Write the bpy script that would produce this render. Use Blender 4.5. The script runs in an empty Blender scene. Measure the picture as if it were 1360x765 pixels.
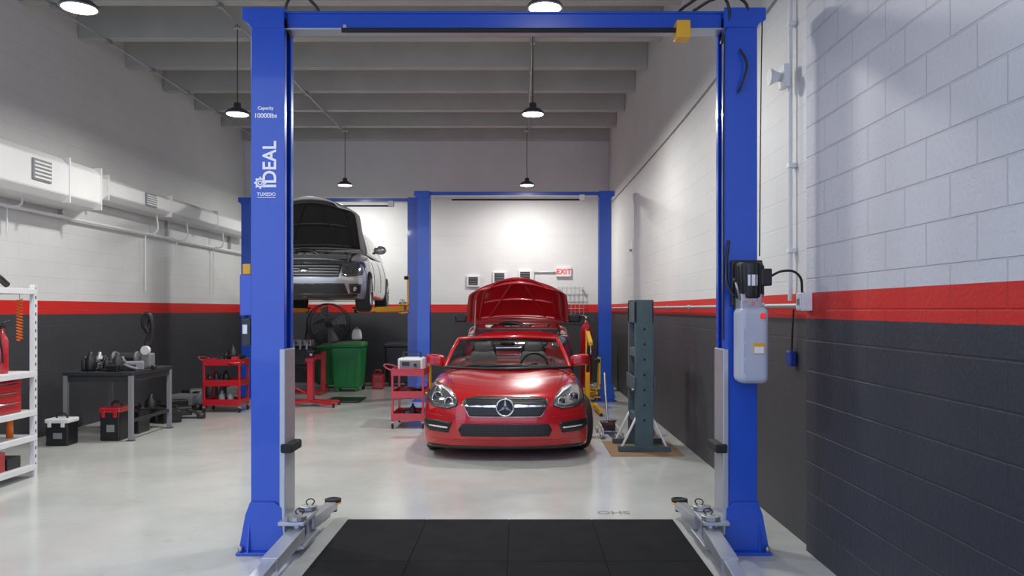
import bpy, bmesh, math, random
from mathutils import Vector, Matrix
from mathutils.bvhtree import BVHTree
random.seed(7)
scene=bpy.context.scene
COL=scene.collection
# ------------------------------------------------------------------ materials
def newmat(name):
    m=bpy.data.materials.new(name); m.use_nodes=True
    nt=m.node_tree; b=nt.nodes['Principled BSDF']
    return m,nt,b
def mat(name,col,rough=.5,metal=0,coat=0,var=.06,nscale=6,emit=None,bump=0,spec=.5):
    m,nt,b=newmat(name)
    c=tuple(col)+(1,)
    b.inputs['Roughness'].default_value=rough
    b.inputs['Metallic'].default_value=metal
    b.inputs['Coat Weight'].default_value=coat
    b.inputs['Coat Roughness'].default_value=.05
    b.inputs['Specular IOR Level'].default_value=spec
    tc=nt.nodes.new('ShaderNodeTexCoord')
    n=nt.nodes.new('ShaderNodeTexNoise'); n.inputs['Scale'].default_value=nscale
    nt.links.new(tc.outputs['Object'],n.inputs['Vector'])
    r=nt.nodes.new('ShaderNodeMix'); r.data_type='RGBA'
    r.inputs[6].default_value=tuple(max(0,x*(1-var)) for x in col)+(1,)
    r.inputs[7].default_value=tuple(min(1,x*(1+var)) for x in col)+(1,)
    nt.links.new(n.outputs['Fac'],r.inputs[0])
    nt.links.new(r.outputs[2],b.inputs['Base Color'])
    if bump:
        bp=nt.nodes.new('ShaderNodeBump'); bp.inputs['Strength'].default_value=bump
        n2=nt.nodes.new('ShaderNodeTexNoise'); n2.inputs['Scale'].default_value=nscale*12
        nt.links.new(tc.outputs['Object'],n2.inputs['Vector'])
        nt.links.new(n2.outputs['Fac'],bp.inputs['Height']); nt.links.new(bp.outputs[0],b.inputs['Normal'])
    if emit:
        b.inputs['Emission Color'].default_value=c
        b.inputs['Emission Strength'].default_value=emit
    return m
def wallmat(name,axis,strength,white=(.68,.69,.68),grey=(.042,.044,.050),mort=.08):
    m,nt,b=newmat(name); L=nt.links.new; N=nt.nodes.new
    g=N('ShaderNodeNewGeometry'); s=N('ShaderNodeSeparateXYZ'); L(g.outputs['Position'],s.inputs[0])
    c=N('ShaderNodeCombineXYZ'); L(s.outputs[axis],c.inputs[0]); L(s.outputs['Z'],c.inputs[1])
    br=N('ShaderNodeTexBrick'); L(c.outputs[0],br.inputs['Vector'])
    br.inputs['Scale'].default_value=1; br.inputs['Brick Width'].default_value=.4
    br.inputs['Row Height'].default_value=.2; br.inputs['Mortar Size'].default_value=.007
    br.inputs['Mortar Smooth'].default_value=.6
    n=N('ShaderNodeTexNoise'); n.inputs['Scale'].default_value=45; n.inputs['Detail'].default_value=4; L(g.outputs['Position'],n.inputs['Vector'])
    n2=N('ShaderNodeTexNoise'); n2.inputs['Scale'].default_value=1.1; n2.inputs['Detail'].default_value=5; L(g.outputs['Position'],n2.inputs['Vector'])
    h=N('ShaderNodeMath'); h.operation='MULTIPLY_ADD'; L(br.outputs['Fac'],h.inputs[0]); h.inputs[1].default_value=-1.0
    hh=N('ShaderNodeMath'); hh.operation='MULTIPLY'; L(n.outputs['Fac'],hh.inputs[0]); hh.inputs[1].default_value=.6
    L(hh.outputs[0],h.inputs[2])
    bp=N('ShaderNodeBump'); bp.inputs['Strength'].default_value=strength; bp.inputs['Distance'].default_value=.012
    L(h.outputs[0],bp.inputs['Height']); L(bp.outputs[0],b.inputs['Normal'])
    def thr(z):
        t=N('ShaderNodeMath'); t.operation='GREATER_THAN'; L(s.outputs['Z'],t.inputs[0]); t.inputs[1].default_value=z; return t
    wm=N('ShaderNodeMix'); wm.data_type='RGBA'; L(n2.outputs['Fac'],wm.inputs[0])
    wm.inputs[6].default_value=tuple(x*.86 for x in white)+(1,); wm.inputs[7].default_value=tuple(min(1,x*1.08) for x in white)+(1,)
    gm=N('ShaderNodeMix'); gm.data_type='RGBA'; L(n2.outputs['Fac'],gm.inputs[0])
    gm.inputs[6].default_value=tuple(x*.8 for x in grey)+(1,); gm.inputs[7].default_value=tuple(x*1.2 for x in grey)+(1,)
    a=N('ShaderNodeMix'); a.data_type='RGBA'; L(thr(1.54).outputs[0],a.inputs[0]); L(gm.outputs[2],a.inputs[6]); a.inputs[7].default_value=(.60,.014,.010,1)
    d=N('ShaderNodeMix'); d.data_type='RGBA'; L(thr(1.71).outputs[0],d.inputs[0]); L(a.outputs[2],d.inputs[6]); L(wm.outputs[2],d.inputs[7])
    e=N('ShaderNodeMix'); e.data_type='RGBA'; e.blend_type='MULTIPLY'
    k=N('ShaderNodeMath'); k.operation='MULTIPLY'; L(br.outputs['Fac'],k.inputs[0]); k.inputs[1].default_value=mort; L(k.outputs[0],e.inputs[0])
    L(d.outputs[2],e.inputs[6]); e.inputs[7].default_value=(.3,.3,.3,1)
    L(e.outputs[2],b.inputs['Base Color']); b.inputs['Roughness'].default_value=.55
    return m
def floormat():
    m,nt,b=newmat('epoxy_floor'); L=nt.links.new; N=nt.nodes.new
    g=N('ShaderNodeNewGeometry')
    n=N('ShaderNodeTexNoise'); n.inputs['Scale'].default_value=.9; n.inputs['Detail'].default_value=7; n.inputs['Roughness'].default_value=.62; L(g.outputs['Position'],n.inputs['Vector'])
    cr=N('ShaderNodeValToRGB'); L(n.outputs['Fac'],cr.inputs[0])
    cr.color_ramp.elements[0].position=.30; cr.color_ramp.elements[0].color=(.47,.485,.455,1)
    cr.color_ramp.elements[1].position=.62; cr.color_ramp.elements[1].color=(.59,.605,.575,1)
    n3=N('ShaderNodeTexNoise'); n3.inputs['Scale'].default_value=2.7; n3.inputs['Detail'].default_value=9; n3.inputs['Roughness'].default_value=.7; L(g.outputs['Position'],n3.inputs['Vector'])
    c2=N('ShaderNodeValToRGB'); L(n3.outputs['Fac'],c2.inputs[0])
    c2.color_ramp.elements[0].position=.60; c2.color_ramp.elements[0].color=(0,0,0,1)
    c2.color_ramp.elements[1].position=.78; c2.color_ramp.elements[1].color=(.6,.6,.6,1)
    mx=N('ShaderNodeMix'); mx.data_type='RGBA'; L(c2.outputs[0],mx.inputs[0]); L(cr.outputs[0],mx.inputs[6]); mx.inputs[7].default_value=(.34,.29,.21,1)
    L(mx.outputs[2],b.inputs['Base Color'])
    r=N('ShaderNodeMapRange'); L(n3.outputs['Fac'],r.inputs[0]); r.inputs[3].default_value=.07; r.inputs[4].default_value=.26
    L(r.outputs[0],b.inputs['Roughness']); b.inputs['Specular IOR Level'].default_value=.6
    bp=N('ShaderNodeBump'); bp.inputs['Strength'].default_value=.05; bp.inputs['Distance'].default_value=.02
    L(n.outputs['Fac'],bp.inputs['Height']); L(bp.outputs[0],b.inputs['Normal'])
    return m
def glassmat(name,tint=(.55,.60,.60)):
    m=bpy.data.materials.new(name); m.use_nodes=True; nt=m.node_tree
    for n in list(nt.nodes): nt.nodes.remove(n)
    o=nt.nodes.new('ShaderNodeOutputMaterial'); t=nt.nodes.new('ShaderNodeBsdfTransparent'); t.inputs[0].default_value=tuple(tint)+(1,)
    g=nt.nodes.new('ShaderNodeBsdfGlossy'); g.inputs['Roughness'].default_value=.02
    f=nt.nodes.new('ShaderNodeFresnel'); f.inputs[0].default_value=1.5
    mx=nt.nodes.new('ShaderNodeMixShader'); nt.links.new(f.outputs[0],mx.inputs[0]); nt.links.new(t.outputs[0],mx.inputs[1]); nt.links.new(g.outputs[0],mx.inputs[2]); nt.links.new(mx.outputs[0],o.inputs[0])
    return m
M=dict(
 blue=mat('blue_paint',(.012,.082,.52),.28,coat=.5,var=.05),
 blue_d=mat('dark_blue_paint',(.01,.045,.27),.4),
 silver=mat('silver_steel',(.46,.49,.53),.38,metal=.6,var=.08,nscale=12),
 galv=mat('galvanised_steel',(.45,.46,.47),.45,metal=.8,var=.15,nscale=20),
 chrome=mat('chrome',(.80,.81,.83),.12,metal=1,var=.01),
 black=mat('black_plastic',(.012,.012,.013),.4,var=.2),
 rubber=mat('rubber',(.014,.014,.015),.75,var=.2,bump=.15,nscale=14),
 matr=mat('rubber_mat_black',(.012,.0125,.014),.9,var=.5,bump=.3,nscale=5,spec=.15),
 dark=mat('dark_cavity',(.008,.008,.009),.7,var=.2),
 dgrey=mat('dark_grey_metal',(.04,.042,.045),.45,metal=.3,var=.2),
 grey=mat('grey_plastic',(.22,.23,.24),.5,var=.1),
 white=mat('white_paint',(.72,.73,.73),.4,var=.04),
 offw=mat('offwhite_metal',(.76,.77,.76),.45,var=.05,nscale=3),
 yellow=mat('yellow_paint',(.75,.40,.02),.4,var=.08),
 orange=mat('orange_plastic',(.75,.16,.01),.4),
 redp=mat('red_tool_paint',(.46,.010,.020),.3,coat=.6),
 red_car=mat('red_car_paint',(.48,.004,.009),.24,metal=.1,coat=1,var=.04),
 red_car2=mat('dark_red_car_paint',(.40,.006,.012),.28,metal=.1,coat=1,var=.04),
 silver_car=mat('silver_car_paint',(.40,.41,.41),.28,metal=.6,coat=1,var=.03),
 green=mat('green_plastic',(.010,.20,.045),.4,var=.15),
 teal=mat('teal_machine_paint',(.060,.100,.112),.5,var=.3,nscale=9),
 tank=mat('translucent_tank',(.46,.50,.57),.3,var=.05),
 wood=mat('cardboard',(.27,.17,.09),.8,var=.2),
 scrawl=mat('floor_scrawl',(.25,.22,.17),.6,var=.3,nscale=30),
 leather=mat('grey_leather',(.08,.085,.09),.55,var=.15),
 concrete=mat('ceiling_concrete',(.43,.435,.41),.8,var=.16,nscale=2,bump=.1),
 apron=mat('apron_concrete',(.38,.37,.35),.85,var=.15,nscale=2,bump=.2),
 lampm=mat('lamp_housing',(.08,.08,.085),.4,metal=.4),
 led=mat('led_disc',(1,.98,.94),.4,emit=16,var=0),
 drl=mat('led_strip',(.85,.9,.95),.25,metal=.5,var=0),
 exitred=mat('exit_red',(.8,.03,.02),.4,emit=.4),
 glass=glassmat('windscreen_glass'),
 dglass=mat('dark_tinted_glass',(.012,.014,.016),.06,var=.05,spec=.8),
 lens=mat('headlight_lens',(.22,.23,.25),.12,metal=.75,coat=1,var=.6,nscale=25),
 dlens=mat('dark_headlight_lens',(.07,.075,.08),.12,metal=.6,coat=1,var=.6,nscale=25),  # lens copy darkened: shade on the sedan front put into the colour
 label=mat('white_label',(.80,.81,.83),.5,var=.01),
 text=mat('white_decal',(.85,.87,.9),.5,var=.01,emit=.12),
)
# ------------------------------------------------------------------ helpers
def empty(name,loc=(0,0,0),rz=0):
    e=bpy.data.objects.new(name,None); COL.objects.link(e); e.location=loc; e.rotation_euler=(0,0,rz); e.empty_display_size=.2
    return e
def addobj(parent,name,me,m=None,smooth=False):
    o=bpy.data.objects.new(name,me); COL.objects.link(o)
    if parent is not None: o.parent=parent
    if m is not None:
        ms=m if isinstance(m,(list,tuple)) else [m]
        for x in ms: me.materials.append(x)
    if smooth:
        for p in me.polygons: p.use_smooth=True
    return o
def bm2obj(parent,name,bm,m,smooth=False):
    bmesh.ops.recalc_face_normals(bm,faces=bm.faces)
    me=bpy.data.meshes.new(name); bm.to_mesh(me); bm.free()
    return addobj(parent,name,me,m,smooth)
def bevel(bm,w,seg=2):
    bmesh.ops.bevel(bm,geom=list(bm.edges),offset=w,segments=seg,affect='EDGES',profile=.5,clamp_overlap=True)
def box(parent,name,x,y,z,m,bv=0,rot=None,piv=None,seg=2):
    bm=bmesh.new(); bmesh.ops.create_cube(bm,size=1)
    c=Vector(((x[0]+x[1])/2,(y[0]+y[1])/2,(z[0]+z[1])/2)); s=(abs(x[1]-x[0]),abs(y[1]-y[0]),abs(z[1]-z[0]))
    bmesh.ops.scale(bm,vec=s,verts=bm.verts)
    if bv: bevel(bm,bv,seg)
    if rot: bmesh.ops.rotate(bm,cent=(0,0,0) if piv is None else Vector(piv)-c,matrix=rot,verts=bm.verts)
    bmesh.ops.translate(bm,vec=c,verts=bm.verts)
    return bm2obj(parent,name,bm,m)
def cyl(parent,name,p0,p1,r,m,r2=None,seg=24,bv=0):
    p0=Vector(p0);p1=Vector(p1); d=p1-p0
    bm=bmesh.new(); bmesh.ops.create_cone(bm,cap_ends=True,segments=seg,radius1=r,radius2=r if r2 is None else r2,depth=d.length)
    if bv:
        ed=[e for e in bm.edges if len(e.link_faces)==2 and any(len(f.verts)>4 for f in e.link_faces)]
        bmesh.ops.bevel(bm,geom=ed,offset=bv,segments=2,affect='EDGES',profile=.5)
    q=d.to_track_quat('Z','Y').to_matrix()
    bmesh.ops.rotate(bm,cent=(0,0,0),matrix=q,verts=bm.verts)
    bmesh.ops.translate(bm,vec=(p0+p1)/2,verts=bm.verts)
    o=bm2obj(parent,name,bm,m)
    for p in o.data.polygons: p.use_smooth=len(p.vertices)<=4
    return o
def beam(parent,name,p0,p1,w,h,m,bv=.004):
    p0=Vector(p0);p1=Vector(p1); d=p1-p0
    bm=bmesh.new(); bmesh.ops.create_cube(bm,size=1); bmesh.ops.scale(bm,vec=(w,d.length,h),verts=bm.verts)
    if bv: bevel(bm,bv,1)
    q=d.to_track_quat('Y','Z').to_matrix()
    bmesh.ops.rotate(bm,cent=(0,0,0),matrix=q,verts=bm.verts); bmesh.ops.translate(bm,vec=(p0+p1)/2,verts=bm.verts)
    return bm2obj(parent,name,bm,m)
def prism(parent,name,poly,axis,lo,hi,m,bv=0):
    bm=bmesh.new()
    def P(a,b,t): return {'z':(a,b,t),'y':(a,t,b),'x':(t,a,b)}[axis]
    A=[bm.verts.new(P(a,b,lo)) for a,b in poly]; B=[bm.verts.new(P(a,b,hi)) for a,b in poly]
    bm.faces.new(A); bm.faces.new(B[::-1]); n=len(poly)
    for i in range(n): bm.faces.new((A[i],A[(i+1)%n],B[(i+1)%n],B[i]))
    if bv: bevel(bm,bv,1)
    return bm2obj(parent,name,bm,m)
def lathe(parent,name,prof,c,m,axis='z',seg=32,smooth=True,rz=0):
    bm=bmesh.new(); rings=[]
    for r,h in prof:
        ring=[]
        for i in range(seg):
            a=2*math.pi*i/seg
            ring.append(bm.verts.new((r*math.cos(a),r*math.sin(a),h)))
        rings.append(ring)
    for a,b in zip(rings[:-1],rings[1:]):
        for i in range(seg): bm.faces.new((a[i],a[(i+1)%seg],b[(i+1)%seg],b[i]))
    bm.faces.new(rings[0][::-1]); bm.faces.new(rings[-1])
    if axis=='x': bmesh.ops.rotate(bm,cent=(0,0,0),matrix=Matrix.Rotation(math.pi/2,3,'Y'),verts=bm.verts)
    if axis=='y': bmesh.ops.rotate(bm,cent=(0,0,0),matrix=Matrix.Rotation(-math.pi/2,3,'X'),verts=bm.verts)
    if rz: bmesh.ops.rotate(bm,cent=(0,0,0),matrix=Matrix.Rotation(rz,3,'Z'),verts=bm.verts)
    bmesh.ops.translate(bm,vec=c,verts=bm.verts)
    o=bm2obj(parent,name,bm,m)
    for p in o.data.polygons: p.use_smooth=smooth and len(p.vertices)<=4
    return o
def tube(parent,name,pts,r,m,smooth=True,cyc=False):
    cu=bpy.data.curves.new(name,'CURVE'); cu.dimensions='3D'; cu.bevel_depth=r; cu.bevel_resolution=3; cu.use_fill_caps=True
    if smooth and len(pts)>2:
        s=cu.splines.new('BEZIER'); s.bezier_points.add(len(pts)-1)
        for p,c in zip(s.bezier_points,pts): p.co=c; p.handle_left_type=p.handle_right_type='AUTO'
    else:
        s=cu.splines.new('POLY'); s.points.add(len(pts)-1)
        for p,c in zip(s.points,pts): p.co=tuple(c)+(1,)
    s.use_cyclic_u=cyc
    cu.materials.append(m)
    o=bpy.data.objects.new(name,cu); COL.objects.link(o)
    bpy.context.view_layer.update()
    me=bpy.data.meshes.new_from_object(o.evaluated_get(bpy.context.evaluated_depsgraph_get()))
    bpy.data.objects.remove(o); bpy.data.curves.remove(cu)
    o=bpy.data.objects.new(name,me); COL.objects.link(o)
    if parent is not None: o.parent=parent
    for p in me.polygons: p.use_smooth=True
    return o
def text(parent,name,s,size,loc,rot,m,ext=.0008,align='CENTER'):
    cu=bpy.data.curves.new(name,'FONT'); cu.body=s; cu.size=size; cu.extrude=ext; cu.align_x=align; cu.align_y='CENTER'; cu.offset=size*.02
    o=bpy.data.objects.new(name,cu); COL.objects.link(o)
    bpy.context.view_layer.update()
    me=bpy.data.meshes.new_from_object(o.evaluated_get(bpy.context.evaluated_depsgraph_get()))
    bpy.data.objects.remove(o)
    o=bpy.data.objects.new(name,me); COL.objects.link(o); me.materials.clear(); me.materials.append(m)
    o.location=loc; o.rotation_euler=rot
    if parent is not None: o.parent=parent
    return o
def torus(parent,name,c,R,r,m,axis='y',seg=32,rot=None):
    pts=[]
    for i in range(seg):
        a=2*math.pi*i/seg
        v={'y':Vector((R*math.cos(a),0,R*math.sin(a))),'z':Vector((R*math.cos(a),R*math.sin(a),0)),'x':Vector((0,R*math.cos(a),R*math.sin(a)))}[axis]
        if rot: v=rot@v
        pts.append(Vector(c)+v)
    return tube(parent,name,pts,r,m,smooth=False,cyc=True)
def ellipsoid(parent,name,c,s,m):
    bm=bmesh.new(); bmesh.ops.create_uvsphere(bm,u_segments=24,v_segments=14,radius=1)
    bmesh.ops.scale(bm,vec=s,verts=bm.verts); bmesh.ops.translate(bm,vec=c,verts=bm.verts)
    return bm2obj(parent,name,bm,m,True)
def itp(t,T):
    if t<=T[0][0]: return T[0][1]
    for (a,b),(c,d) in zip(T[:-1],T[1:]):
        if t<=c: return b+(d-b)*(t-a)/(c-a)
    return T[-1][1]
def apply(o):
    bpy.context.view_layer.update()
    me=bpy.data.meshes.new_from_object(o.evaluated_get(bpy.context.evaluated_depsgraph_get()))
    o.modifiers.clear(); o.data=me; return o
def boxloft(parent,name,us,ys,ws,fn,mats,midx=None,sub=2):
    bm=bmesh.new(); V={}
    nu,ny,nw=len(us)-1,len(ys)-1,len(ws)-1
    def v(i,j,k):
        if (i,j,k) not in V: V[(i,j,k)]=bm.verts.new(fn(us[i],ys[j],ws[k]))
        return V[(i,j,k)]
    def face(side,a,b,*q):
        f=bm.faces.new(q); f.smooth=True
        if midx: f.material_index=midx(side,a,b)
    for i in range(nu):
        for j in range(ny):
            face('bot',i,j,v(i,j,0),v(i,j+1,0),v(i+1,j+1,0),v(i+1,j,0))
            face('top',i,j,v(i,j,nw),v(i+1,j,nw),v(i+1,j+1,nw),v(i,j+1,nw))
        for k in range(nw):
            face('front',i,k,v(i,0,k),v(i+1,0,k),v(i+1,0,k+1),v(i,0,k+1))
            face('rear',i,k,v(i,ny,k),v(i,ny,k+1),v(i+1,ny,k+1),v(i+1,ny,k))
    for j in range(ny):
        for k in range(nw):
            face('left',j,k,v(0,j,k),v(0,j,k+1),v(0,j+1,k+1),v(0,j+1,k))
            face('right',j,k,v(nu,j,k),v(nu,j+1,k),v(nu,j+1,k+1),v(nu,j,k+1))
    o=bm2obj(parent,name,bm,mats,True)
    if sub:
        md=o.modifiers.new('s','SUBSURF'); md.levels=sub; md.render_levels=sub
        apply(o)
    return o
def cut(o,cutters):
    for c in cutters:
        md=o.modifiers.new('b','BOOLEAN'); md.operation='DIFFERENCE'; md.solver='EXACT'; md.object=c
    apply(o)
    for c in cutters: bpy.data.objects.remove(c)
def bvh_of(o):
    return BVHTree.FromPolygons([v.co.copy() for v in o.data.vertices],[tuple(p.vertices) for p in o.data.polygons])
def conform(parent,name,poly,bvh,off,m,thick=.006,grid=.03):
    bm=bmesh.new(); vs=[bm.verts.new((x,0,z)) for x,z in poly]; bm.faces.new(vs)
    bmesh.ops.triangulate(bm,faces=bm.faces)
    for _ in range(5):
        ed=[e for e in bm.edges if e.calc_length()>grid*1.5]
        if not ed: break
        bmesh.ops.subdivide_edges(bm,edges=ed,cuts=1); bmesh.ops.triangulate(bm,faces=[f for f in bm.faces if len(f.verts)>3])
    for v in bm.verts:
        h=bvh.ray_cast(Vector((v.co.x,-3,v.co.z)),Vector((0,1,0)))
        if h[0] is None: h=bvh.find_nearest(Vector((v.co.x,0,v.co.z)))
        v.co.y=h[0].y-off
    o=bm2obj(parent,name,bm,m,True)
    md=o.modifiers.new('s','SOLIDIFY'); md.thickness=thick; md.offset=0
    apply(o); return o
def mir(p): return [(-x,z) for x,z in p][::-1]
# ------------------------------------------------------------------ room
RX=1.95; LX=-6.0; BY=16.8
wm_s=wallmat('painted_block_side','Y',.22); wm_b=wallmat('painted_block_back','X',.18,mort=.05)
wm_n=wallmat('painted_block_near','Y',.6,white=(.60,.61,.64),grey=(.028,.032,.044),mort=.12)  # bluish daylight tint is mixed into these wall colours
box(None,'floor',(LX-.2,RX+.2),(.8,BY+.2),(-.12,0),floormat())
box(None,'ground',(-16,12),(-14,.8),(-.14,-.01),M['apron'])
box(None,'wall_right',(RX,RX+.2),(5.1,BY+.2),(0,5.9),wm_s)
box(None,'wall_right_front',(RX-.045,RX+.2),(.8,5.1),(0,5.9),wm_n)
box(None,'wall_left',(LX-.2,LX),(.8,BY+.2),(0,5.9),wm_s)
box(None,'wall_back',(LX,RX),(BY,BY+.2),(0,5.9),wm_b)
box(None,'wall_front',(LX,RX-.05),(.8,1.0),(4.4,5.75),wm_b)
box(None,'ceiling',(LX,RX),(.8,BY),(5.75,5.9),M['concrete'])
cb=empty('ceiling_beams')
yy=15.5; i=0
while yy>1.5:
    prism(cb,'stem_%d'%i,[(yy-.11,5.75),(yy-.07,5.28),(yy+.07,5.28),(yy+.11,5.75)],'x',LX,RX,M['concrete'],.01); yy-=1.25; i+=1
box(cb,'end_ledge',(LX,RX),(BY-.22,BY),(5.28,5.75),M['concrete'])
for nm,x in (('ceiling_conduit',-3.6),('ceiling_conduit',.18),('ceiling_conduit',-5.6)):
    c=empty(nm)
    tube(c,'pipe',[(x,3.0,5.25),(x,BY-.3,5.25)],.014,M['galv'],False)
    for k in range(9): box(c,'clamp_%d'%k,(x-.03,x+.03),(4.2+k*1.25,4.26+k*1.25),(5.225,5.29),M['galv'])
def lamp(x,y,z,power=120,size=.26):
    e=empty('high_bay_lamp',(x,y,z))
    lathe(e,'dome',[(.145,-.01),(.15,0),(.145,.012),(.11,.045),(.06,.07),(.045,.08),(.045,.13),(.02,.14)],(0,0,0),M['lampm'])
    lathe(e,'led_disc',[(.128,-.014),(.13,-.011)],(0,0,0),M['led'])
    torus(e,'rim',(0,0,-.008),.14,.008,M['galv'],'z')
    tube(e,'cord',[(0,0,.13),(0,0,5.25-z)],.006,M['dgrey'],False)
    lathe(e,'canopy',[(.05,0),(.05,.02),(.03,.05)],(0,0,5.17-z),M['galv'])
    l=bpy.data.lights.new('lamp_light','AREA'); l.shape='DISK'; l.size=size; l.energy=power; l.color=(1,.985,.95)
    lo=bpy.data.objects.new('lamp_light',l); COL.objects.link(lo); lo.parent=e; lo.location=(0,0,-.02)
for x,y,p in ((-3.64,6.35,80),(.21,6.35,46),(-3.6,9.8,82),(.17,9.8,78),(-3.5,15.4,82),(.15,15.4,80),(-3.64,2.9,36),(.21,2.9,14)):  # last pair is out of view, added to light the near floor and walls
    lamp(x,y,4.1,p)
d=empty('air_duct')
prism(d,'front_section',[(LX+.01,2.90),(LX+.46,2.90),(LX+.55,2.98),(LX+.55,3.34),(LX+.46,3.43),(LX+.01,3.43)],'y',4.2,10.0,M['offw'],.01)
bm=bmesh.new()
ra=[(LX+.01,2.93),(LX+.45,2.93),(LX+.53,3.0),(LX+.53,3.32),(LX+.45,3.40),(LX+.01,3.40)]; rb=[(LX+.01,3.10),(LX+.29,3.10),(LX+.38,3.17),(LX+.38,3.36),(LX+.29,3.43),(LX+.01,3.43)]
A=[bm.verts.new((x,10.0,z)) for x,z in ra]; B2=[bm.verts.new((x,10.5,z)) for x,z in rb]
for i in range(6): bm.faces.new((A[i],A[(i+1)%6],B2[(i+1)%6],B2[i]))
bm.faces.new(A); bm.faces.new(B2[::-1]); bm2obj(d,'transition',bm,M['offw'])
prism(d,'rear_section',rb,'y',10.5,16.3,M['offw'],.01)
for k,y in enumerate((5.6,7.3,9.3,10.0)): box(d,'flange_%d'%k,(LX+.01,LX+.562),(y-.010,y+.010),(2.89,3.44),M['offw'],.004)
for k,y in enumerate((10.5,12.4,14.3)): box(d,'rear_flange_%d'%k,(LX+.01,LX+.392),(y-.010,y+.010),(3.09,3.44),M['offw'],.004)
for k,(y,x) in enumerate(((8.75,LX+.55),(11.7,LX+.38))):
    box(d,'grille_frame_%d'%k,(x,x+.02),(y-.17,y+.17),(3.17,3.36) if k else (3.06,3.30),M['grey'],.004)
    for j in range(5): box(d,'louvre_%d_%d'%(k,j),(x+.015,x+.028),(y-.15,y+.15),((3.185 if k else 3.08)+j*(.033 if k else .043),(3.200 if k else 3.10)+j*(.033 if k else .043)),M['offw'])
for k,y in enumerate((7.4,10,13,15.8)): box(d,'bracket_%d'%k,(LX+.0,LX+.06),(y-.02,y+.02),(2.84,3.12),M['galv'])
w=empty('wall_pipe')
tube(w,'run',[(LX+.08,4.8,2.80),(LX+.08,16.6,2.80)],.022,M['offw'],False)
for k,y in enumerate((8.9,12.2,13.3,14.9)):
    tube(w,'drop_%d'%k,[(LX+.06,y,2.80),(LX+.06,y,1.9 if k%2 else 2.5)],.010,M['offw'],False)
    tube(w,'elbow_%d'%k,[(LX+.08,y,2.80),(LX+.22,y,2.82),(LX+.24,y,2.92 if y<10 else 3.11)],.012,M['offw'])
w=empty('electrical_conduit')
tube(w,'riser',[(RX-.04,5.42,5.25),(RX-.04,5.42,1.66)],.016,M['offw'],False)
for k,z in enumerate((4.4,3.6,2.6,2.0)): box(w,'strap_%d'%k,(RX-.058,RX-.004),(5.39,5.45),(z,z+.03),M['offw'])
h=empty('alarm_horn',(RX-.055,5.42,3.24))
box(h,'back_box',(-.05,-.003),(-.06,.06),(-.08,.08),M['offw'],.008); lathe(h,'bell',[(.058,-.135),(.06,-.13),(.035,-.08),(.03,-.05)],(0,0,0),M['offw'],'x')
w=empty('junction_box')
box(w,'box',(RX-.12,RX-.047),(4.98,5.08),(1.59,1.71),M['white'],.008); box(w,'cover',(RX-.125,RX-.118),(4.99,5.07),(1.60,1.70),M['offw'],.002)
box(w,'dial',(RX-.13,RX-.124),(5.01,5.05),(1.63,1.67),M['grey'],.002)
w=empty('wall_pipe')
tube(w,'run',[(RX-.06,5.15,1.625),(RX-.06,16.5,1.625)],.017,M['galv'],False)
for k in range(8): cyl(w,'coupling_%d'%k,(RX-.06,5.9+k*1.3,1.625),(RX-.06,5.97+k*1.3,1.625),.025,M['galv'])
for k in range(8): box(w,'strap_%d'%k,(RX-.06,RX),(6.2+k*1.3,6.23+k*1.3),(1.61,1.64),M['galv'])
w=empty('power_cord')
tube(w,'cord',[(RX-.03,5.38,1.6),(RX-.035,5.39,1.45),(RX-.03,5.42,1.30)],.007,M['black'])
box(w,'plug',(RX-.06,RX-.005),(5.38,5.46),(1.2,1.31),M['blue_d'],.012)
w=empty('wall_cable'); tube(w,'cable',[(RX-.015,5.6,3.95),(RX-.015,8.2,3.86),(RX-.015,12,3.84),(RX-.015,16.3,3.86)],.007,M['grey'])
for i,(x,z,s) in enumerate(((-1.01,2.22,.14),(-.44,2.3,.15),(.12,2.33,.15))):
    v=empty('wall_vent')
    box(v,'frame',(x-s,x+s),(BY-.05,BY),(z-s*.9,z+s*.9),M['white'],.01)
    box(v,'opening',(x-s*.72,x+s*.72),(BY-.056,BY-.045),(z-s*.62,z+s*.62),M['dgrey'])
    for j in range(3): box(v,'louvre_%d'%j,(x-s*.72,x+s*.72),(BY-.064,BY-.05),(z-s*.45+j*s*.38,z-s*.38+j*s*.38),M['grey'])
e=empty('exit_sign')
box(e,'housing',(.80,1.13),(BY-.06,BY),(2.31,2.53),M['white'],.01); text(e,'lettering','EXIT',.16,(.965,BY-.063,2.42),(math.pi/2,0,0),M['exitred'])
e=empty('wall_pipe'); tube(e,'run',[(-.9,BY-.03,1.95),(-.6,BY-.03,2.05),(-.4,BY-.03,2.05),(.3,BY-.03,2.05),(.32,BY-.03,2.42),(.8,BY-.03,2.42)],.014,M['galv'],False)
tube(e,'riser',[(-.44,BY-.03,2.05),(-.44,BY-.03,2.18)],.012,M['galv'],False); tube(e,'drop',[(-.9,BY-.03,1.95),(-1.1,BY-.03,1.7),(-1.1,BY-.03,1.3)],.012,M['galv'],False)
e=empty('service_cage')
for k in range(7): tube(e,'bar_%d'%k,[(.85+k*.09,BY-.1,1.45),(.85+k*.09,BY-.1,2.1)],.006,M['galv'],False)
for k in range(5): tube(e,'rail_%d'%k,[(.83,BY-.1,1.47+k*.15),(1.41,BY-.1,1.47+k*.15)],.006,M['galv'],False)
for k in range(2): box(e,'bracket_%d'%k,(.86+k*.5,.9+k*.5),(BY-.1,BY),(2.0,2.04),M['galv'])
e=empty('wall_switch'); box(e,'plate',(RX-.012,RX),(13.2,13.32),(2.55,2.8),M['offw'],.004); box(e,'lever',(RX-.05,RX-.01),(13.24,13.28),(2.6,2.64),M['grey'])
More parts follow.
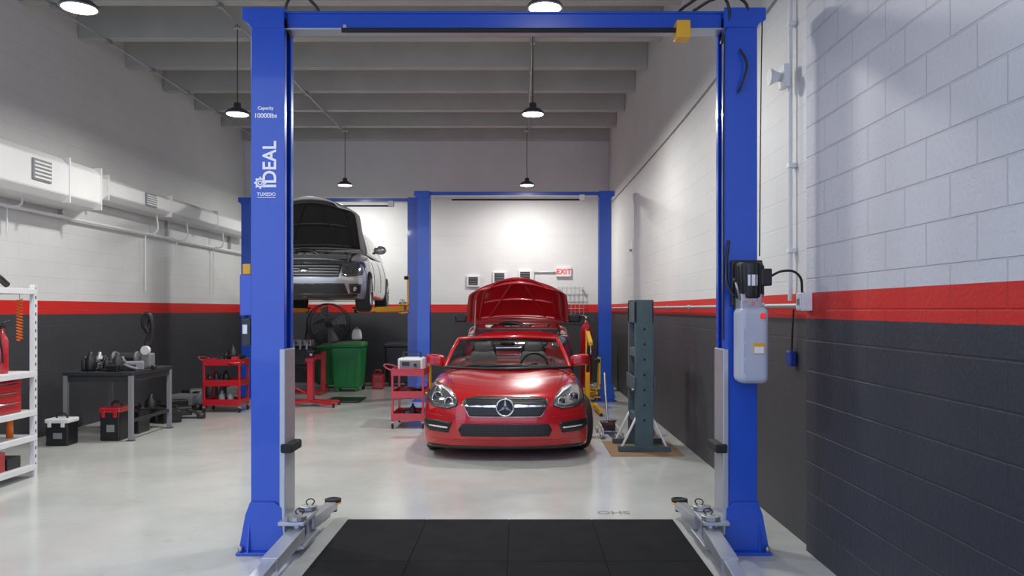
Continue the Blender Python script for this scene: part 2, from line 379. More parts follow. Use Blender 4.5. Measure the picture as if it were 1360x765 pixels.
# ------------------------------------------------------------------ two post lift
def lift(xl,xr,y,H,detail,carz,armmat,name='two_post_lift'):
    e=empty(name)
    D=.20; Wd=.22; t=.012
    for s,xo in ((1,xl),(-1,xr)):
        nm='left' if s>0 else 'right'
        X=lambda a: xo+s*a
        poly=[(0,0),(Wd,0),(Wd,.05),(Wd-t,.05),(Wd-t,t),(t,t),(t,D-t),(Wd-t,D-t),(Wd-t,D-.05),(Wd,D-.05),(Wd,D),(0,D)]
        prism(e,nm+'_post',[(X(a),y+b) for a,b in poly],'z',.018,H-.06,M['blue'],.003)
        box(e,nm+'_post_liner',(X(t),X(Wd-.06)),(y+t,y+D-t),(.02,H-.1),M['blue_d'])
        box(e,nm+'_base_plate',(X(-.08),X(Wd+.06)),(y-.06,y+D+.18),(0,.02),M['blue'],.004)
        for yy in (y-.018,y+D+.004):
            prism(e,nm+'_gusset',[(X(-.075),.02),(X(Wd+.0),.02),(X(Wd-.015),.30),(X(Wd-.06),.34),(X(.0),.34),(X(-.03),.26)],'y',yy,yy+.014,M['blue'],.003)
        prism(e,nm+'_side_gusset',[(y-.05,.02),(y+D+.05,.02),(y+D,.3),(y,.3)],'x',X(-.012),X(0),M['blue'],.002)
        for by in (y-.04,y+D+.12):
            for bx in (X(-.055),X(Wd+.035)): cyl(e,nm+'_anchor_bolt',(bx,by,.02),(bx,by,.055),.014,M['galv'],seg=6)
        prism(e,nm+'_head',[(X(-.055),H),(X(Wd+.0),H),(X(Wd+.0),H-.13),(X(0),H-.13),(X(-.01),H-.10),(X(-.055),H-.08)],'y',y-.01,y+D+.01,M['blue'],.004)
        cz=carz
        box(e,nm+'_carriage',(X(Wd-.030),X(Wd+.008)),(y-.014,y+D+.014),(cz+.12,cz+(1.34 if detail else .75)),M['silver'] if detail else armmat,.006)
        box(e,nm+'_carriage_web',(X(Wd-.06),X(Wd-.03)),(y+.02,y+D-.02),(cz+.12,cz+1.1),M['silver'])
        box(e,nm+'_door_guard',(X(Wd-.02),X(Wd+.06)),(y-.03,y+D+.0),(cz+.66,cz+.72),M['rubber'],.012)
        am=armmat
        box(e,nm+'_yoke_top',(X(Wd-.02),X(Wd+.15)),(y-.08,y+D+.10),(cz+.20,cz+.225),am,.004)
        box(e,nm+'_yoke_bottom',(X(Wd-.02),X(Wd+.15)),(y-.08,y+D+.10),(cz+.05,cz+.075),am,.004)
        for k,(py,ex,ey) in enumerate(((y-.02,Wd+(.10 if s>0 else .14),y-(.95 if detail else .85)),(y+D+.03,Wd+.12,y+D+.62))):
            if not detail: ex=Wd+(.75)
            pv=Vector((X(Wd+.09),py,cz+.135)); en=Vector((X(ex),ey,cz+.11)); mid=pv.lerp(en,.62)
            cyl(e,nm+'_pivot_pin_%d'%k,(pv.x,pv.y,cz+.03),(pv.x,pv.y,cz+.26),.028,M['galv'],bv=.004)
            lathe(e,nm+'_restraint_gear_%d'%k,[(.05,0),(.062,.004),(.062,.028),(.05,.032)],(pv.x,pv.y,cz+.225),M['galv'],seg=14,smooth=False)
            beam(e,nm+'_arm_outer_%d'%k,pv,mid,.10,.085,am)
            beam(e,nm+'_arm_inner_%d'%k,pv.lerp(en,.5),en,.075,.062,am)
            lathe(e,nm+'_pad_%d'%k,[(.03,-.06),(.03,.0),(.06,.01),(.062,.035),(.045,.04),(.04,.03)],(en.x,en.y,cz+.12),M['rubber'])
            torus(e,nm+'_pad_ring_%d'%k,(en.x,en.y,cz+.128),.06,.006,M['yellow'],'z')
            tube(e,nm+'_release_ring_%d'%k,[(pv.x+s*.03,pv.y,cz+.26),(pv.x+s*.045,pv.y,cz+.285),(pv.x+s*.02,pv.y,cz+.30),(pv.x-s*.01,pv.y,cz+.28),(pv.x,pv.y,cz+.26)],.004,M['black'])
    bh=.0 if detail else .05
    box(e,'overhead_beam',(xl+Wd,xr-Wd),(y+.05,y+.15),(H-.12+bh,H-.015),M['blue'],.006)
    box(e,'overhead_beam_rim',(xl+Wd-.02,xr-Wd+.02),(y+.035,y+.165),(H-.022,H-.008),M['blue'],.002)
    box(e,'overhead_beam_lower_rim',(xl+Wd-.02,xr-Wd+.02),(y+.035,y+.165),(H-.13+bh,H-.118+bh),M['silver'],.002)
    cyl(e,'shutoff_bar',(xl+.60,y-.02,H-.155),(xr-.52,y-.02,H-.155),.016,M['rubber'],bv=.004)
    if detail: box(e,'shutoff_switch',(xr-.54,xr-.45),(y-.06,y+.05),(H-.215,H-.10),M['yellow'],.006)
    else: box(e,'shutoff_switch',(xr-.56,xr-.47),(y-.06,y+.05),(H-.17,H-.07),M['white'],.006)
    for k,x in enumerate((xl+.62,xr-.53)): box(e,'bar_hanger_%d'%k,(x-.01,x+.01),(y-.025,y+.06),(H-.16,H-.12),M['galv'])
    return e
L1=lift(-1.763,1.560,5.04,3.58,True,0.0,M['silver'])
tube(L1,'hose_left',[(-1.52,5.10,3.4),(-1.54,5.08,3.62),(-1.46,5.06,3.68),(-1.36,5.08,3.62),(-1.32,5.1,3.56)],.010,M['black'])
tube(L1,'hose_right',[(1.33,5.06,3.35),(1.36,5.02,3.60),(1.26,5.0,3.66),(1.1,5.05,3.60),(1.05,5.1,3.57)],.010,M['black'])
tube(L1,'hose_right_loop',[(1.52,5.06,3.50),(1.46,5.02,3.62),(1.3,5.03,3.64),(1.15,5.1,3.58)],.010,M['black'])
tube(L1,'hose_drop',[(1.44,5.02,3.30),(1.475,4.99,3.2),(1.45,4.99,3.08),(1.43,5.025,3.02)],.008,M['black'])
tube(L1,'cable_right',[(1.34,5.03,3.4),(1.335,5.03,2.6),(1.335,5.03,1.4)],.006,M['black'])
tube(L1,'outer_cable',[(1.60,5.06,3.58),(1.585,5.05,2.8),(1.575,5.04,1.95)],.004,M['black'])
F=5.036
text(L1,'capacity_decal','Capacity',.030,(-1.665,F,2.92),(math.pi/2,0,0),M['text'])
text(L1,'rating_decal','10000lbs',.042,(-1.665,F,2.87),(math.pi/2,0,0),M['text'])
o=text(L1,'logo_decal','IDEAL',.125,(-1.635,F,2.55),(math.pi/2,-math.pi/2,0),M['text']); o.scale=(.93,1,1)
torus(L1,'logo_gear',(-1.70,F,2.43),.026,.006,M['text'],'y'); torus(L1,'logo_gear_core',(-1.70,F,2.43),.012,.004,M['text'],'y',16)
for k in range(8):
    a=k*math.pi/4; cx,cz=-1.70+.035*math.cos(a),2.43+.035*math.sin(a); box(L1,'gear_tooth_%d'%k,(cx-.005,cx+.005),(F-.002,F+.002),(cz-.005,cz+.005),M['text'])
text(L1,'maker_decal','TUXEDO',.030,(-1.66,F,2.355),(math.pi/2,0,0),M['text'])
box(L1,'decal_rule',(-1.72,-1.60),(F-.001,F+.002),(2.333,2.336),M['text'])
cyl(L1,'motor',(1.475,4.93,1.67),(1.475,4.93,1.90),.085,M['black'],bv=.01)
for k in range(10):
    a=math.pi+math.pi*k/9; box(L1,'motor_fin_%d'%k,(1.475+.088*math.cos(a)-.003,1.475+.088*math.cos(a)+.003),(4.93+.088*math.sin(a)-.004,4.93+.088*math.sin(a)+.004),(1.69,1.88),M['dgrey'])
box(L1,'capacitor_box',(1.53,1.60),(4.86,4.97),(1.75,1.86),M['black'],.008)
box(L1,'motor_mount',(1.38,1.58),(4.99,5.04),(1.62,1.92),M['black'],.006)
box(L1,'valve_block',(1.40,1.54),(4.86,4.99),(1.60,1.70),M['galv'],.008)
cyl(L1,'release_lever',(1.40,4.87,1.66),(1.36,4.84,1.78),.007,M['galv']); ellipsoid(L1,'release_knob',(1.358,4.838,1.785),(.014,.014,.014),M['black'])
for k,(x,z) in enumerate(((1.43,1.66),(1.47,1.64),(1.51,1.665))): cyl(L1,'valve_fitting_%d'%k,(x,4.83,z),(x,4.87,z),.012,M['chrome'],seg=8)
box(L1,'motor_label',(1.44,1.50),(4.842,4.846),(1.75,1.82),M['label'],.001)
box(L1,'oil_tank',(1.385,1.575),(4.83,5.0),(1.13,1.615),M['tank'],.04,seg=4)
box(L1,'tank_label',(1.47,1.54),(4.826,4.832),(1.32,1.39),M['yellow'],.001); box(L1,'tank_label_head',(1.475,1.535),(4.8245,4.8315),(1.325,1.365),M['label'])
cyl(L1,'filler_cap',(1.53,4.87,1.55),(1.53,4.82,1.56),.018,M['exitred'],bv=.003)
for k in range(3): box(L1,'tank_rib_%d'%k,(1.41,1.42),(4.826,4.84),(1.2+k*.1,1.28+k*.1),M['tank'],.003)
tube(L1,'motor_cable',[(1.59,4.93,1.80),(1.68,4.9,1.845),(1.80,4.95,1.82),(1.85,5.02,1.70)],.008,M['black'])
tube(L1,'feed_hose',[(1.42,4.93,1.66),(1.36,4.95,1.72),(1.35,5.01,1.85),(1.37,5.03,2.05)],.009,M['black'])
box(L1,'safety_latch_cover',(-1.845,-1.763),(5.06,5.2),(1.56,1.83),M['blue'],.006)
box(L1,'latch_solenoid',(-1.83,-1.775),(5.07,5.17),(1.83,1.90),M['yellow'],.006)
box(L1,'remote_box',(-1.83,-1.77),(5.05,5.15),(1.36,1.54),M['dgrey'],.008); box(L1,'remote_label',(-1.82,-1.79),(5.045,5.051),(1.44,1.5),M['label'])
tube(L1,'latch_cable',[(-1.8,5.1,1.56),(-1.82,5.09,1.54),(-1.8,5.1,1.52)],.006,M['black'])
lift(-1.78,1.60,13.35,3.66,False,.02,M['yellow'])
lift(-5.02,-1.80,13.85,3.62,False,1.48,M['yellow'])
# ------------------------------------------------------------------ rubber mat
mt=empty('rubber_floor_mat')
xs=[-1.30,-.70,-.075,.545,1.16]; ys=[2.9,3.87,4.84,5.81]
box(mt,'backing',(-1.295,1.155),(2.905,5.805),(0,.006),M['matr'])
for i in range(4):
    for j in range(3): box(mt,'tile_%d_%d'%(i,j),(xs[i]+.001,xs[i+1]-.001),(ys[j]+.001,ys[j+1]-.001),(.004,.014),M['matr'],.003,seg=1)
fm=empty('floor_marking'); text(fm,'scrawl','SHO',.13,(.74,6.05,.0008),(0,0,math.pi),M['scrawl'],.0004)
# ------------------------------------------------------------------ vehicles
def wheel(e,nm,c,r,w,rim,rz=0,spokes=5):
    g=e
    s=1 if c[0]>0 else -1
    lathe(g,nm+'_tyre',[(r*.66,-w/2+.01),(r*.70,-w/2),(r*.93,-w/2),(r*.985,-w/2+.02),(r,-w/4),(r,w/4),(r*.985,w/2-.02),(r*.93,w/2),(r*.70,w/2),(r*.66,w/2-.01)],c,M['rubber'],'x',40,rz=rz)
    R=Matrix.Rotation(rz,3,'Z'); C=Vector(c)
    lathe(g,nm+'_rim_barrel',[(r*.40,s*(w/2-.09)),(r*.66,s*(w/2-.05)),(r*.70,s*(w/2+.003)),(r*.665,s*(w/2+.006)),(r*.62,s*(w/2-.03)),(r*.3,s*(w/2-.06))],c,M['dgrey'],'x',40,rz=rz)
    cyl(g,nm+'_hub',C+R@Vector((s*(w/2-.06),0,0)),C+R@Vector((s*(w/2-.005),0,0)),r*.16,rim,bv=.005)
    for k in range(spokes):
        a=2*math.pi*k/spokes
        p0=C+R@Vector((s*(w/2-.02),r*.12*math.cos(a),r*.12*math.sin(a))); p1=C+R@Vector((s*(w/2-.008),r*.66*math.cos(a),r*.66*math.sin(a)))
        beam(g,nm+'_spoke_%d'%k,p0,p1,.04,.022,rim)
def windscreen(e,nm,bw,by,bz,tw,ty,tz,bow,m,frame,fr=.022):
    bm=bmesh.new(); N=14; K=6; g=[]
    for k in range(K+1):
        t=k/K; row=[]
        for i in range(N+1):
            u=-1+2*i/N
            row.append(bm.verts.new((u*(bw+(tw-bw)*t),by+(ty-by)*t+bow*(u*u)*(1-.3*t),bz+(tz-bz)*t-.03*u*u*t+.02*math.sin(math.pi*t))))
        g.append(row)
    P=[[v.co.copy() for v in r] for r in g]
    for k in range(K):
        for i in range(N): bm.faces.new((g[k][i],g[k][i+1],g[k+1][i+1],g[k+1][i]))
    bm2obj(e,nm+'_glass',bm,m,True)
    tube(e,nm+'_pillar_left',[P[k][0] for k in range(K+1)],fr,frame); tube(e,nm+'_pillar_right',[P[k][N] for k in range(K+1)],fr,frame)
    tube(e,nm+'_header',P[K],fr,frame); tube(e,nm+'_cowl',P[0],fr*.8,M['black'])
    tube(e,nm+'_header_seal',[p+Vector((0,.0,-.03)) for p in P[K]],fr*.7,M['black'])
def body(e,L,ZT,WT,zb,sweep,LEAN,fend,paint,arch,archr,extra=[],sidew=None,ridge=0):
    us=[-1,-.95,-.86,-.72,-.55,-.36,-.18,0,.18,.36,.55,.72,.86,.95,1]
    ys=[0,.04,.12,.26,.46,.7,.95,1.2,1.45,1.75,2.1,2.5,2.9,3.2,3.5,3.8]+[L-.18,L-.05,L]
    ys=sorted(set(y for y in ys if y<=L))
    ws=[0,.06,.2,.4,.58,.74,.87,.95,1]
    SW=sidew or [(0,.95),(.12,.99),(.4,1.0),(.6,.995),(.8,.965),(1,.90)]
    def fn(u,y,w):
        W=itp(y,WT); zt=itp(y,ZT)
        au=abs(u)
        f=fend*math.exp(-((au-.80)/.16)**2)*math.exp(-((y-.75)/.55)**2)
        f+=ridge*math.exp(-((au-.50)/.14)**2)*(1 if .1<y<1.3 else 0)
        ztop=zt+f-.075*au**6-.02*au**2
        zbb=zb+(.03*(1-min(1,y/.2)))
        z=zbb+(ztop-zbb)*w
        x=u*W*itp(w,SW)
        fade=max(0,1-y/1.25)
        yy=y+sweep*(.25*abs(x/.9)**2+.75*abs(x/.9)**5)*fade+itp(z,LEAN)*max(0,1-y/.6)
        rr=max(0,(y-(L-1.0)))/1.0
        yy-=.25*abs(x/.9)**2.5*rr
        return (x,yy,z)
    o=boxloft(e,'body_shell',us,ys,ws,fn,[paint,M['dark']],None,2)
    cs=[]
    for ay in arch:
        for s in (-1,1):
            c=cyl(None,'cutter',(s*.55,ay,archr[1]),(s*1.3,ay,archr[1]),archr[0],M['dark'],seg=48); cs.append(c)
    for x,y,z in extra: cs.append(box(None,'cutter',x,y,z,M['dark'],.03))
    cut(o,cs)
    while len(o.data.materials)>2: o.data.materials.pop()
    for p in o.data.polygons:
        c=p.center; idx=0
        for ay in arch:
            if math.hypot(c.y-ay,c.z-archr[1])<archr[0]+.004 and abs(c.x)<.95 and (abs(p.normal.x)<.35 or abs(c.x)<.6): idx=1
        for x,y,z in extra:
            if x[0]-.004<c.x<x[1]+.004 and y[0]-.004<c.y<y[1]+.004 and z[0]-.004<c.z<z[1]-.02 and p.area>0: 
                on=min(abs(c.x-x[0]),abs(c.x-x[1]),abs(c.y-y[0]),abs(c.y-y[1]),abs(c.z-z[0]))<.035
                if on: idx=1
        p.material_index=idx
    return o
def roadster(loc):
    e=empty('red_roadster_car',loc)
    R=M['red_car']
    ZT=[(0,.62),(.04,.685),(.12,.712),(.26,.745),(.46,.78),(.9,.835),(1.35,.885),(1.6,.90),(2.6,.92),(3,.95),(3.7,.94),(3.95,.87),(4.1,.72)]
    WT=[(0,.88),(.12,.905),(.3,.92),(.8,.93),(1.6,.895),(2.5,.895),(3.3,.915),(3.8,.88),(4.1,.78)]
    LEAN=[(.14,.06),(.26,.01),(.38,0),(.5,.01),(.62,.04),(.75,.10)]
    SW=[(0,.97),(.12,1.0),(.4,1.0),(.62,.995),(.82,.975),(1,.93)]
    b=body(e,4.08,ZT,WT,.11,.34,LEAN,.045,R,(.86,3.26),(.345,.32),[((-.62,.62),(1.62,2.62),(.42,1.4))],sidew=SW,ridge=.016)
    B=bvh_of(b)
    gp=[(-.44,.655),(-.45,.61),(-.385,.485),(-.36,.475),(.36,.475),(.385,.485),(.45,.61),(.44,.655),(.30,.680),(-.30,.680)]
    conform(e,'grille_surround',gp,B,.004,M['chrome'],.010)
    gp2=[(x*.98,.58+(z-.58)*.94) for x,z in gp]
    conform(e,'grille_mesh',gp2,B,.011,M['black'],.01)
    for k,z in enumerate((.50,.52,.54,.635,.655)): conform(e,'grille_slat_%d'%k,[(-.39,z),(.39,z),(.39,z+.005),(-.39,z+.005)],B,.018,M['dgrey'],.006)
    conform(e,'grille_bar',[(-.43,.600),(-.05,.603),(.05,.603),(.43,.600),(.42,.583),(.05,.573),(-.05,.573),(-.42,.583)],B,.024,M['chrome'],.014)
    y0=B.ray_cast(Vector((0,-3,.58)),Vector((0,1,0)))[0].y
    lathe(e,'badge_back',[(.088,0),(.088,.02)],(0,y0-.045,.582),M['black'],'y')
    torus(e,'badge_ring',(0,y0-.05,.582),.088,.010,M['chrome'])
    for k in range(3):
        a=math.pi/2+k*2*math.pi/3
        dv=Vector((math.cos(a),0,math.sin(a))); nv=Vector((-math.sin(a),0,math.cos(a)))
        c=Vector((0,y0-.054,.582)); bm=bmesh.new()
        q=[c+dv*.086,c+nv*.018,c-nv*.018]; q2=[p+Vector((0,.012,0)) for p in q]
        A=[bm.verts.new(p) for p in q]; A2=[bm.verts.new(p) for p in q2]; bm.faces.new(A); bm.faces.new(A2[::-1])
        for i in range(3): bm.faces.new((A[i],A[(i+1)%3],A2[(i+1)%3],A2[i]))
        bm2obj(e,'badge_arm_%d'%k,bm,M['chrome'])
    lp=[(-.45,.405),(.45,.405),(.49,.34),(.46,.275),(-.46,.275),(-.49,.34)]
    conform(e,'lower_intake',lp,B,.006,M['black'],.01)
    for k in range(5): z=.29+k*.025; conform(e,'intake_slat_%d'%k,[(-.45,z),(.45,z),(.45,z+.005),(-.45,z+.005)],B,.013,M['dgrey'],.006)
    for k in range(17): x=-.44+k*.055; conform(e,'intake_rib_%d'%k,[(x-.002,.28),(x+.002,.28),(x+.002,.40),(x-.002,.40)],B,.014,M['dgrey'],.005)
    conform(e,'front_lip',[(-.84,.165),(.84,.165),(.82,.13),(-.82,.13)],B,.004,M['black'],.014)
    conform(e,'lip_crease',[(-.80,.235),(.80,.235),(.80,.230),(-.80,.230)],B,.002,M['red_car2'],.005)
    hl=[(.505,.585),(.50,.63),(.535,.69),(.61,.742),(.72,.775),(.82,.775),(.86,.74),(.875,.68),(.855,.61),(.76,.565),(.60,.55)]
    fg=[(.56,.415),(.70,.43),(.87,.43),(.88,.36),(.82,.315),(.60,.305)]
    for s,nm in ((1,'right'),(-1,'left')):
        f=(lambda p:p) if s>0 else mir
        conform(e,nm+'_headlight_rim',f(hl),B,.003,M['black'],.010)
        cx=sum(p[0] for p in hl)/len(hl); cz=sum(p[1] for p in hl)/len(hl)
        conform(e,nm+'_headlight_lens',f([(cx+(x-cx)*.94,cz+(z-cz)*.92) for x,z in hl]),B,.008,M['lens'],.010)
        conform(e,nm+'_headlight_led',f([(.545,.68),(.62,.728),(.72,.762),(.81,.765),(.81,.752),(.72,.748),(.63,.716),(.555,.672)]),B,.015,M['drl'],.006)
        for k,(x,z,r) in enumerate(((.60,.625,.045),(.735,.655,.060))):
            h=B.ray_cast(Vector((s*x,-3,z)),Vector((0,1,0)))[0]
            rot=Matrix.Rotation(s*.45,3,'Z')@Matrix.Rotation(-.25,3,'X')
            torus(e,nm+'_lamp_ring_%d'%k,(s*x,h.y-.016,z),r,.006,M['chrome'],rot=rot)
            ellipsoid(e,nm+'_projector_%d'%k,(s*x,h.y+.002,z),(r*.8,.03,r*.8),M['dglass'])
        conform(e,nm+'_indicator',f([(.835,.71),(.855,.71),(.85,.64),(.83,.635)]),B,.014,M['orange'],.006)
        conform(e,nm+'_fog_recess',f(fg),B,.004,M['black'],.01)
        conform(e,nm+'_daylight_strip',f([(.61,.366),(.82,.374),(.82,.360),(.61,.352)]),B,.012,M['drl'],.008)
        conform(e,nm+'_bumper_crease',f([(.50,.475),(.88,.49),(.88,.485),(.50,.470)]),B,.002,M['red_car2'],.005)
        boxloft(e,nm+'_door_mirror',[-1,-.5,.5,1],[0,.5,1],[0,.3,.7,1],lambda u,y,w,s=s:(s*.905+u*.115,1.56+y*.14+.04*abs(u),.905+w*.135+.012*u*s-.012*u*u),[R])
        beam(e,nm+'_mirror_stalk',(s*.80,1.64,.89),(s*.87,1.63,.93),.04,.03,M['black'])
        pts=[]
        for y in [.34+.1*i for i in range(11)]:
            x=s*(.55+.15*((y-.34)/1.0)**.7); h=B.ray_cast(Vector((x,y,3)),Vector((0,0,-1)))[0]; pts.append((x,y,h.z+.0005))
        tube(e,nm+'_bonnet_seam',pts,.0035,M['dark'])
        for k,y in enumerate((1.5,2.65)):
            pts=[]
            for z in (.35,.5,.65,.8,.86):
                h=B.ray_cast(Vector((s*3,y,z)),Vector((-s,0,0)))[0]; pts.append((h.x+s*.0005,y,z))
            tube(e,nm+'_door_seam_%d'%k,pts,.0035,M['dark'])
        boxloft(e,nm+'_seat_back',[-1,-.6,0,.6,1],[0,.5,1],[0,.3,.7,1],lambda u,y,w,s=s:(s*.34+u*(.24-.08*w**2),2.22+y*.12+w*.16-(.03*(u*u)),.48+w*.56),[M['leather']])
        boxloft(e,nm+'_headrest',[-1,0,1],[0,1],[0,.5,1],lambda u,y,w,s=s:(s*.34+u*.13,2.38+y*.09+w*.03,1.00+w*.16),[M['leather']])
        boxloft(e,nm+'_seat_cushion',[-1,-.6,0,.6,1],[0,.5,1],[0,.5,1],lambda u,y,w,s=s:(s*.34+u*.24,1.75+y*.5,.44+w*.16),[M['leather']])
        tube(e,nm+'_roll_hoop',[(s*.20,2.60,.90),(s*.20,2.60,1.08),(s*.26,2.60,1.14),(s*.42,2.60,1.14),(s*.48,2.60,1.08),(s*.48,2.60,.90)],.020,M['black'])
        wheel(e,nm+'_front_wheel',(s*.805,.86,.318),.318,.215,M['silver'],rz=.22)
        wheel(e,nm+'_rear_wheel',(s*.795,3.26,.318),.318,.235,M['silver'])
        tube(e,nm+'_wiper',[(s*.08-.25,1.27,.915),(s*.08+.1,1.25,.93),(s*.1+.28,1.32,.935)],.007,M['black'])
    boxloft(e,'dashboard',[-1,-.6,0,.6,1],[0,.5,1],[0,.6,1],lambda u,y,w:(u*.62,1.50+y*.28-.05*w,.66+w*.24+.03*(1-u*u)),[M['black']])
    torus(e,'steering_wheel',(.34,1.86,.87),.175,.014,M['black'],rot=Matrix.Rotation(-.4,3,'X')); cyl(e,'steering_hub',(.34,1.82,.86),(.34,1.86,.87),.055,M['black'])
    tube(e,'steering_spokes',[(.17,1.86,.865),(.34,1.855,.865),(.51,1.86,.865)],.012,M['black'],False)
    box(e,'rear_deck_trim',(-.6,.6),(2.56,2.66),(.7,.945),M['leather'],.02)
    windscreen(e,'windscreen',.77,1.20,.888,.64,1.84,1.245,.30,M['glass'],R,.024)
    ellipsoid(e,'interior_mirror',(0,1.80,1.16),(.10,.02,.03),M['black'])
    return e
roadster((-.15,8.0,0))
def hood(e,hy,hz,Ln,w0,w1,ang,top,under,crown=.05):
    def place(x,s,n):
        dy=-math.cos(ang); dz=math.sin(ang)
        ny=math.sin(ang)*1.0; nz=math.cos(ang)
        return (x,hy+dy*s+ny*n,hz+dz*s+nz*n)
    def wid(s):
        t=s/Ln
        w=w0+(w1-w0)*t**1.5
        if t>.75: w*=math.sqrt(max(0,1-((t-.75)/.25)**2*.65))
        return w
    N=14;K=14
    for nm,n0,sc,m in (('bonnet_skin',0,1,top),('bonnet_liner',-.03,.90,under)):
        bm=bmesh.new(); g=[]
        for k in range(K+1):
            s=Ln*(k/K) if sc==1 else Ln*(.05+.88*k/K)
            row=[]
            for i in range(N+1):
                u=-1+2*i/N
                sx=s-.14*u*u*(s/Ln)
                row.append(bm.verts.new(place(u*wid(s)*sc,sx,n0+crown*(1-u*u)-.06*(s/Ln)**4-.05*max(0,abs(u)-.85)/.15*(1 if sc==1 else 0))))
            g.append(row)
        for k in range(K):
            for i in range(N): bm.faces.new((g[k][i],g[k][i+1],g[k+1][i+1],g[k+1][i]))
        o=bm2obj(e,nm,bm,m,True); md=o.modifiers.new('s','SOLIDIFY'); md.thickness=.022; md.offset=0; apply(o)
    for k,(a,b) in enumerate((((-.6,.12),(-.15,.88)),((.6,.12),(.15,.88)),((-.75,.5),(.75,.5)),((-.7,.9),(.7,.9)),((-.8,.1),(.8,.1)),((-.82,.1),(-.76,.88)),((.82,.1),(.76,.88)))):
        pts=[]
        for i in range(9):
            t=i/8; u=a[0]+(b[0]-a[0])*t; s=Ln*(a[1]+(b[1]-a[1])*t)
            pts.append(place(u*wid(s)*.9,s-.14*u*u*(s/Ln),-.045+crown*(1-u*u)-.06*(s/Ln)**4))
        tube(e,'bonnet_rib_%d'%k,pts,.022,under)
    p0=place(-w0*.8,Ln*.55,-.03); tube(e,'bonnet_prop',[(p0[0],hy-.75,hz-.15),p0],.008,M['galv'],False)
def engine(e,y0,y1,z,w):
    box(e,'engine_block',(-w*.45,w*.45),(y0+.2,y1-.15),(z-.3,z-.05),M['dgrey'],.03)
    box(e,'engine_cover',(-w*.35,w*.35),(y0+.25,y1-.22),(z-.06,z+.05),M['black'],.03)
    box(e,'battery',(w*.55,w*.9),(y0+.35,y0+.6),(z-.2,z+.03),M['black'],.015)
    cyl(e,'coolant_tank',(-w*.72,y0+.35,z-.15),(-w*.72,y0+.35,z+.05),.08,M['white'],bv=.01)
    box(e,'air_filter_box',(-w*.9,-w*.5),(y0+.5,y0+.75),(z-.2,z+.04),M['black'],.02)
    box(e,'radiator_support',(-w,w),(y0+.02,y0+.08),(z-.08,z-.0),M['black'],.01)
    tube(e,'intake_hose',[(-w*.6,y0+.6,z),(-w*.3,y0+.4,z+.08),(0,y0+.3,z+.07),(w*.3,y0+.25,z-.02)],.035,M['black'])
    for k in range(4): tube(e,'bay_hose_%d'%k,[(-w*.8+k*.35,y0+.15,z-.05),(-w*.6+k*.3,y0+.3,z+.04),(-w*.5+k*.32,y1-.1,z-.03)],.015,M['rubber'])
def cabin(e,yb0,yb1,yr0,yr1,Wb,Wr,zb,zr,paint):
    us=[-1,-.9,-.4,0,.4,.9,1]; ts=[0,.05,.28,.33,.60,.65,.92,1]; ws=[0,.12,.5,.85,1]
    def fn(u,t,w):
        y=(yb0+t*(yb1-yb0))*(1-w)+(yr0+t*(yr1-yr0))*w
        yb=.10*(u*u); y+= yb if t<.3 else 0
        return (u*(Wb+(Wr-Wb)*w**1.3),y,zb+(zr-zb)*w+.03*(1-u*u)*(1 if w>.9 else 0)+.02*math.sin(math.pi*t)*w)
    def mi(side,a,b):
        if side in('front','rear'): return 1 if 1<=a<=4 and 1<=b<=2 else 0
        if side in('left','right'): return 1 if (a in(1,3,5)) and b in(1,2) else 0
        return 0
    return boxloft(e,'cabin',us,ts,ws,fn,[paint,M['dglass']],mi,2)
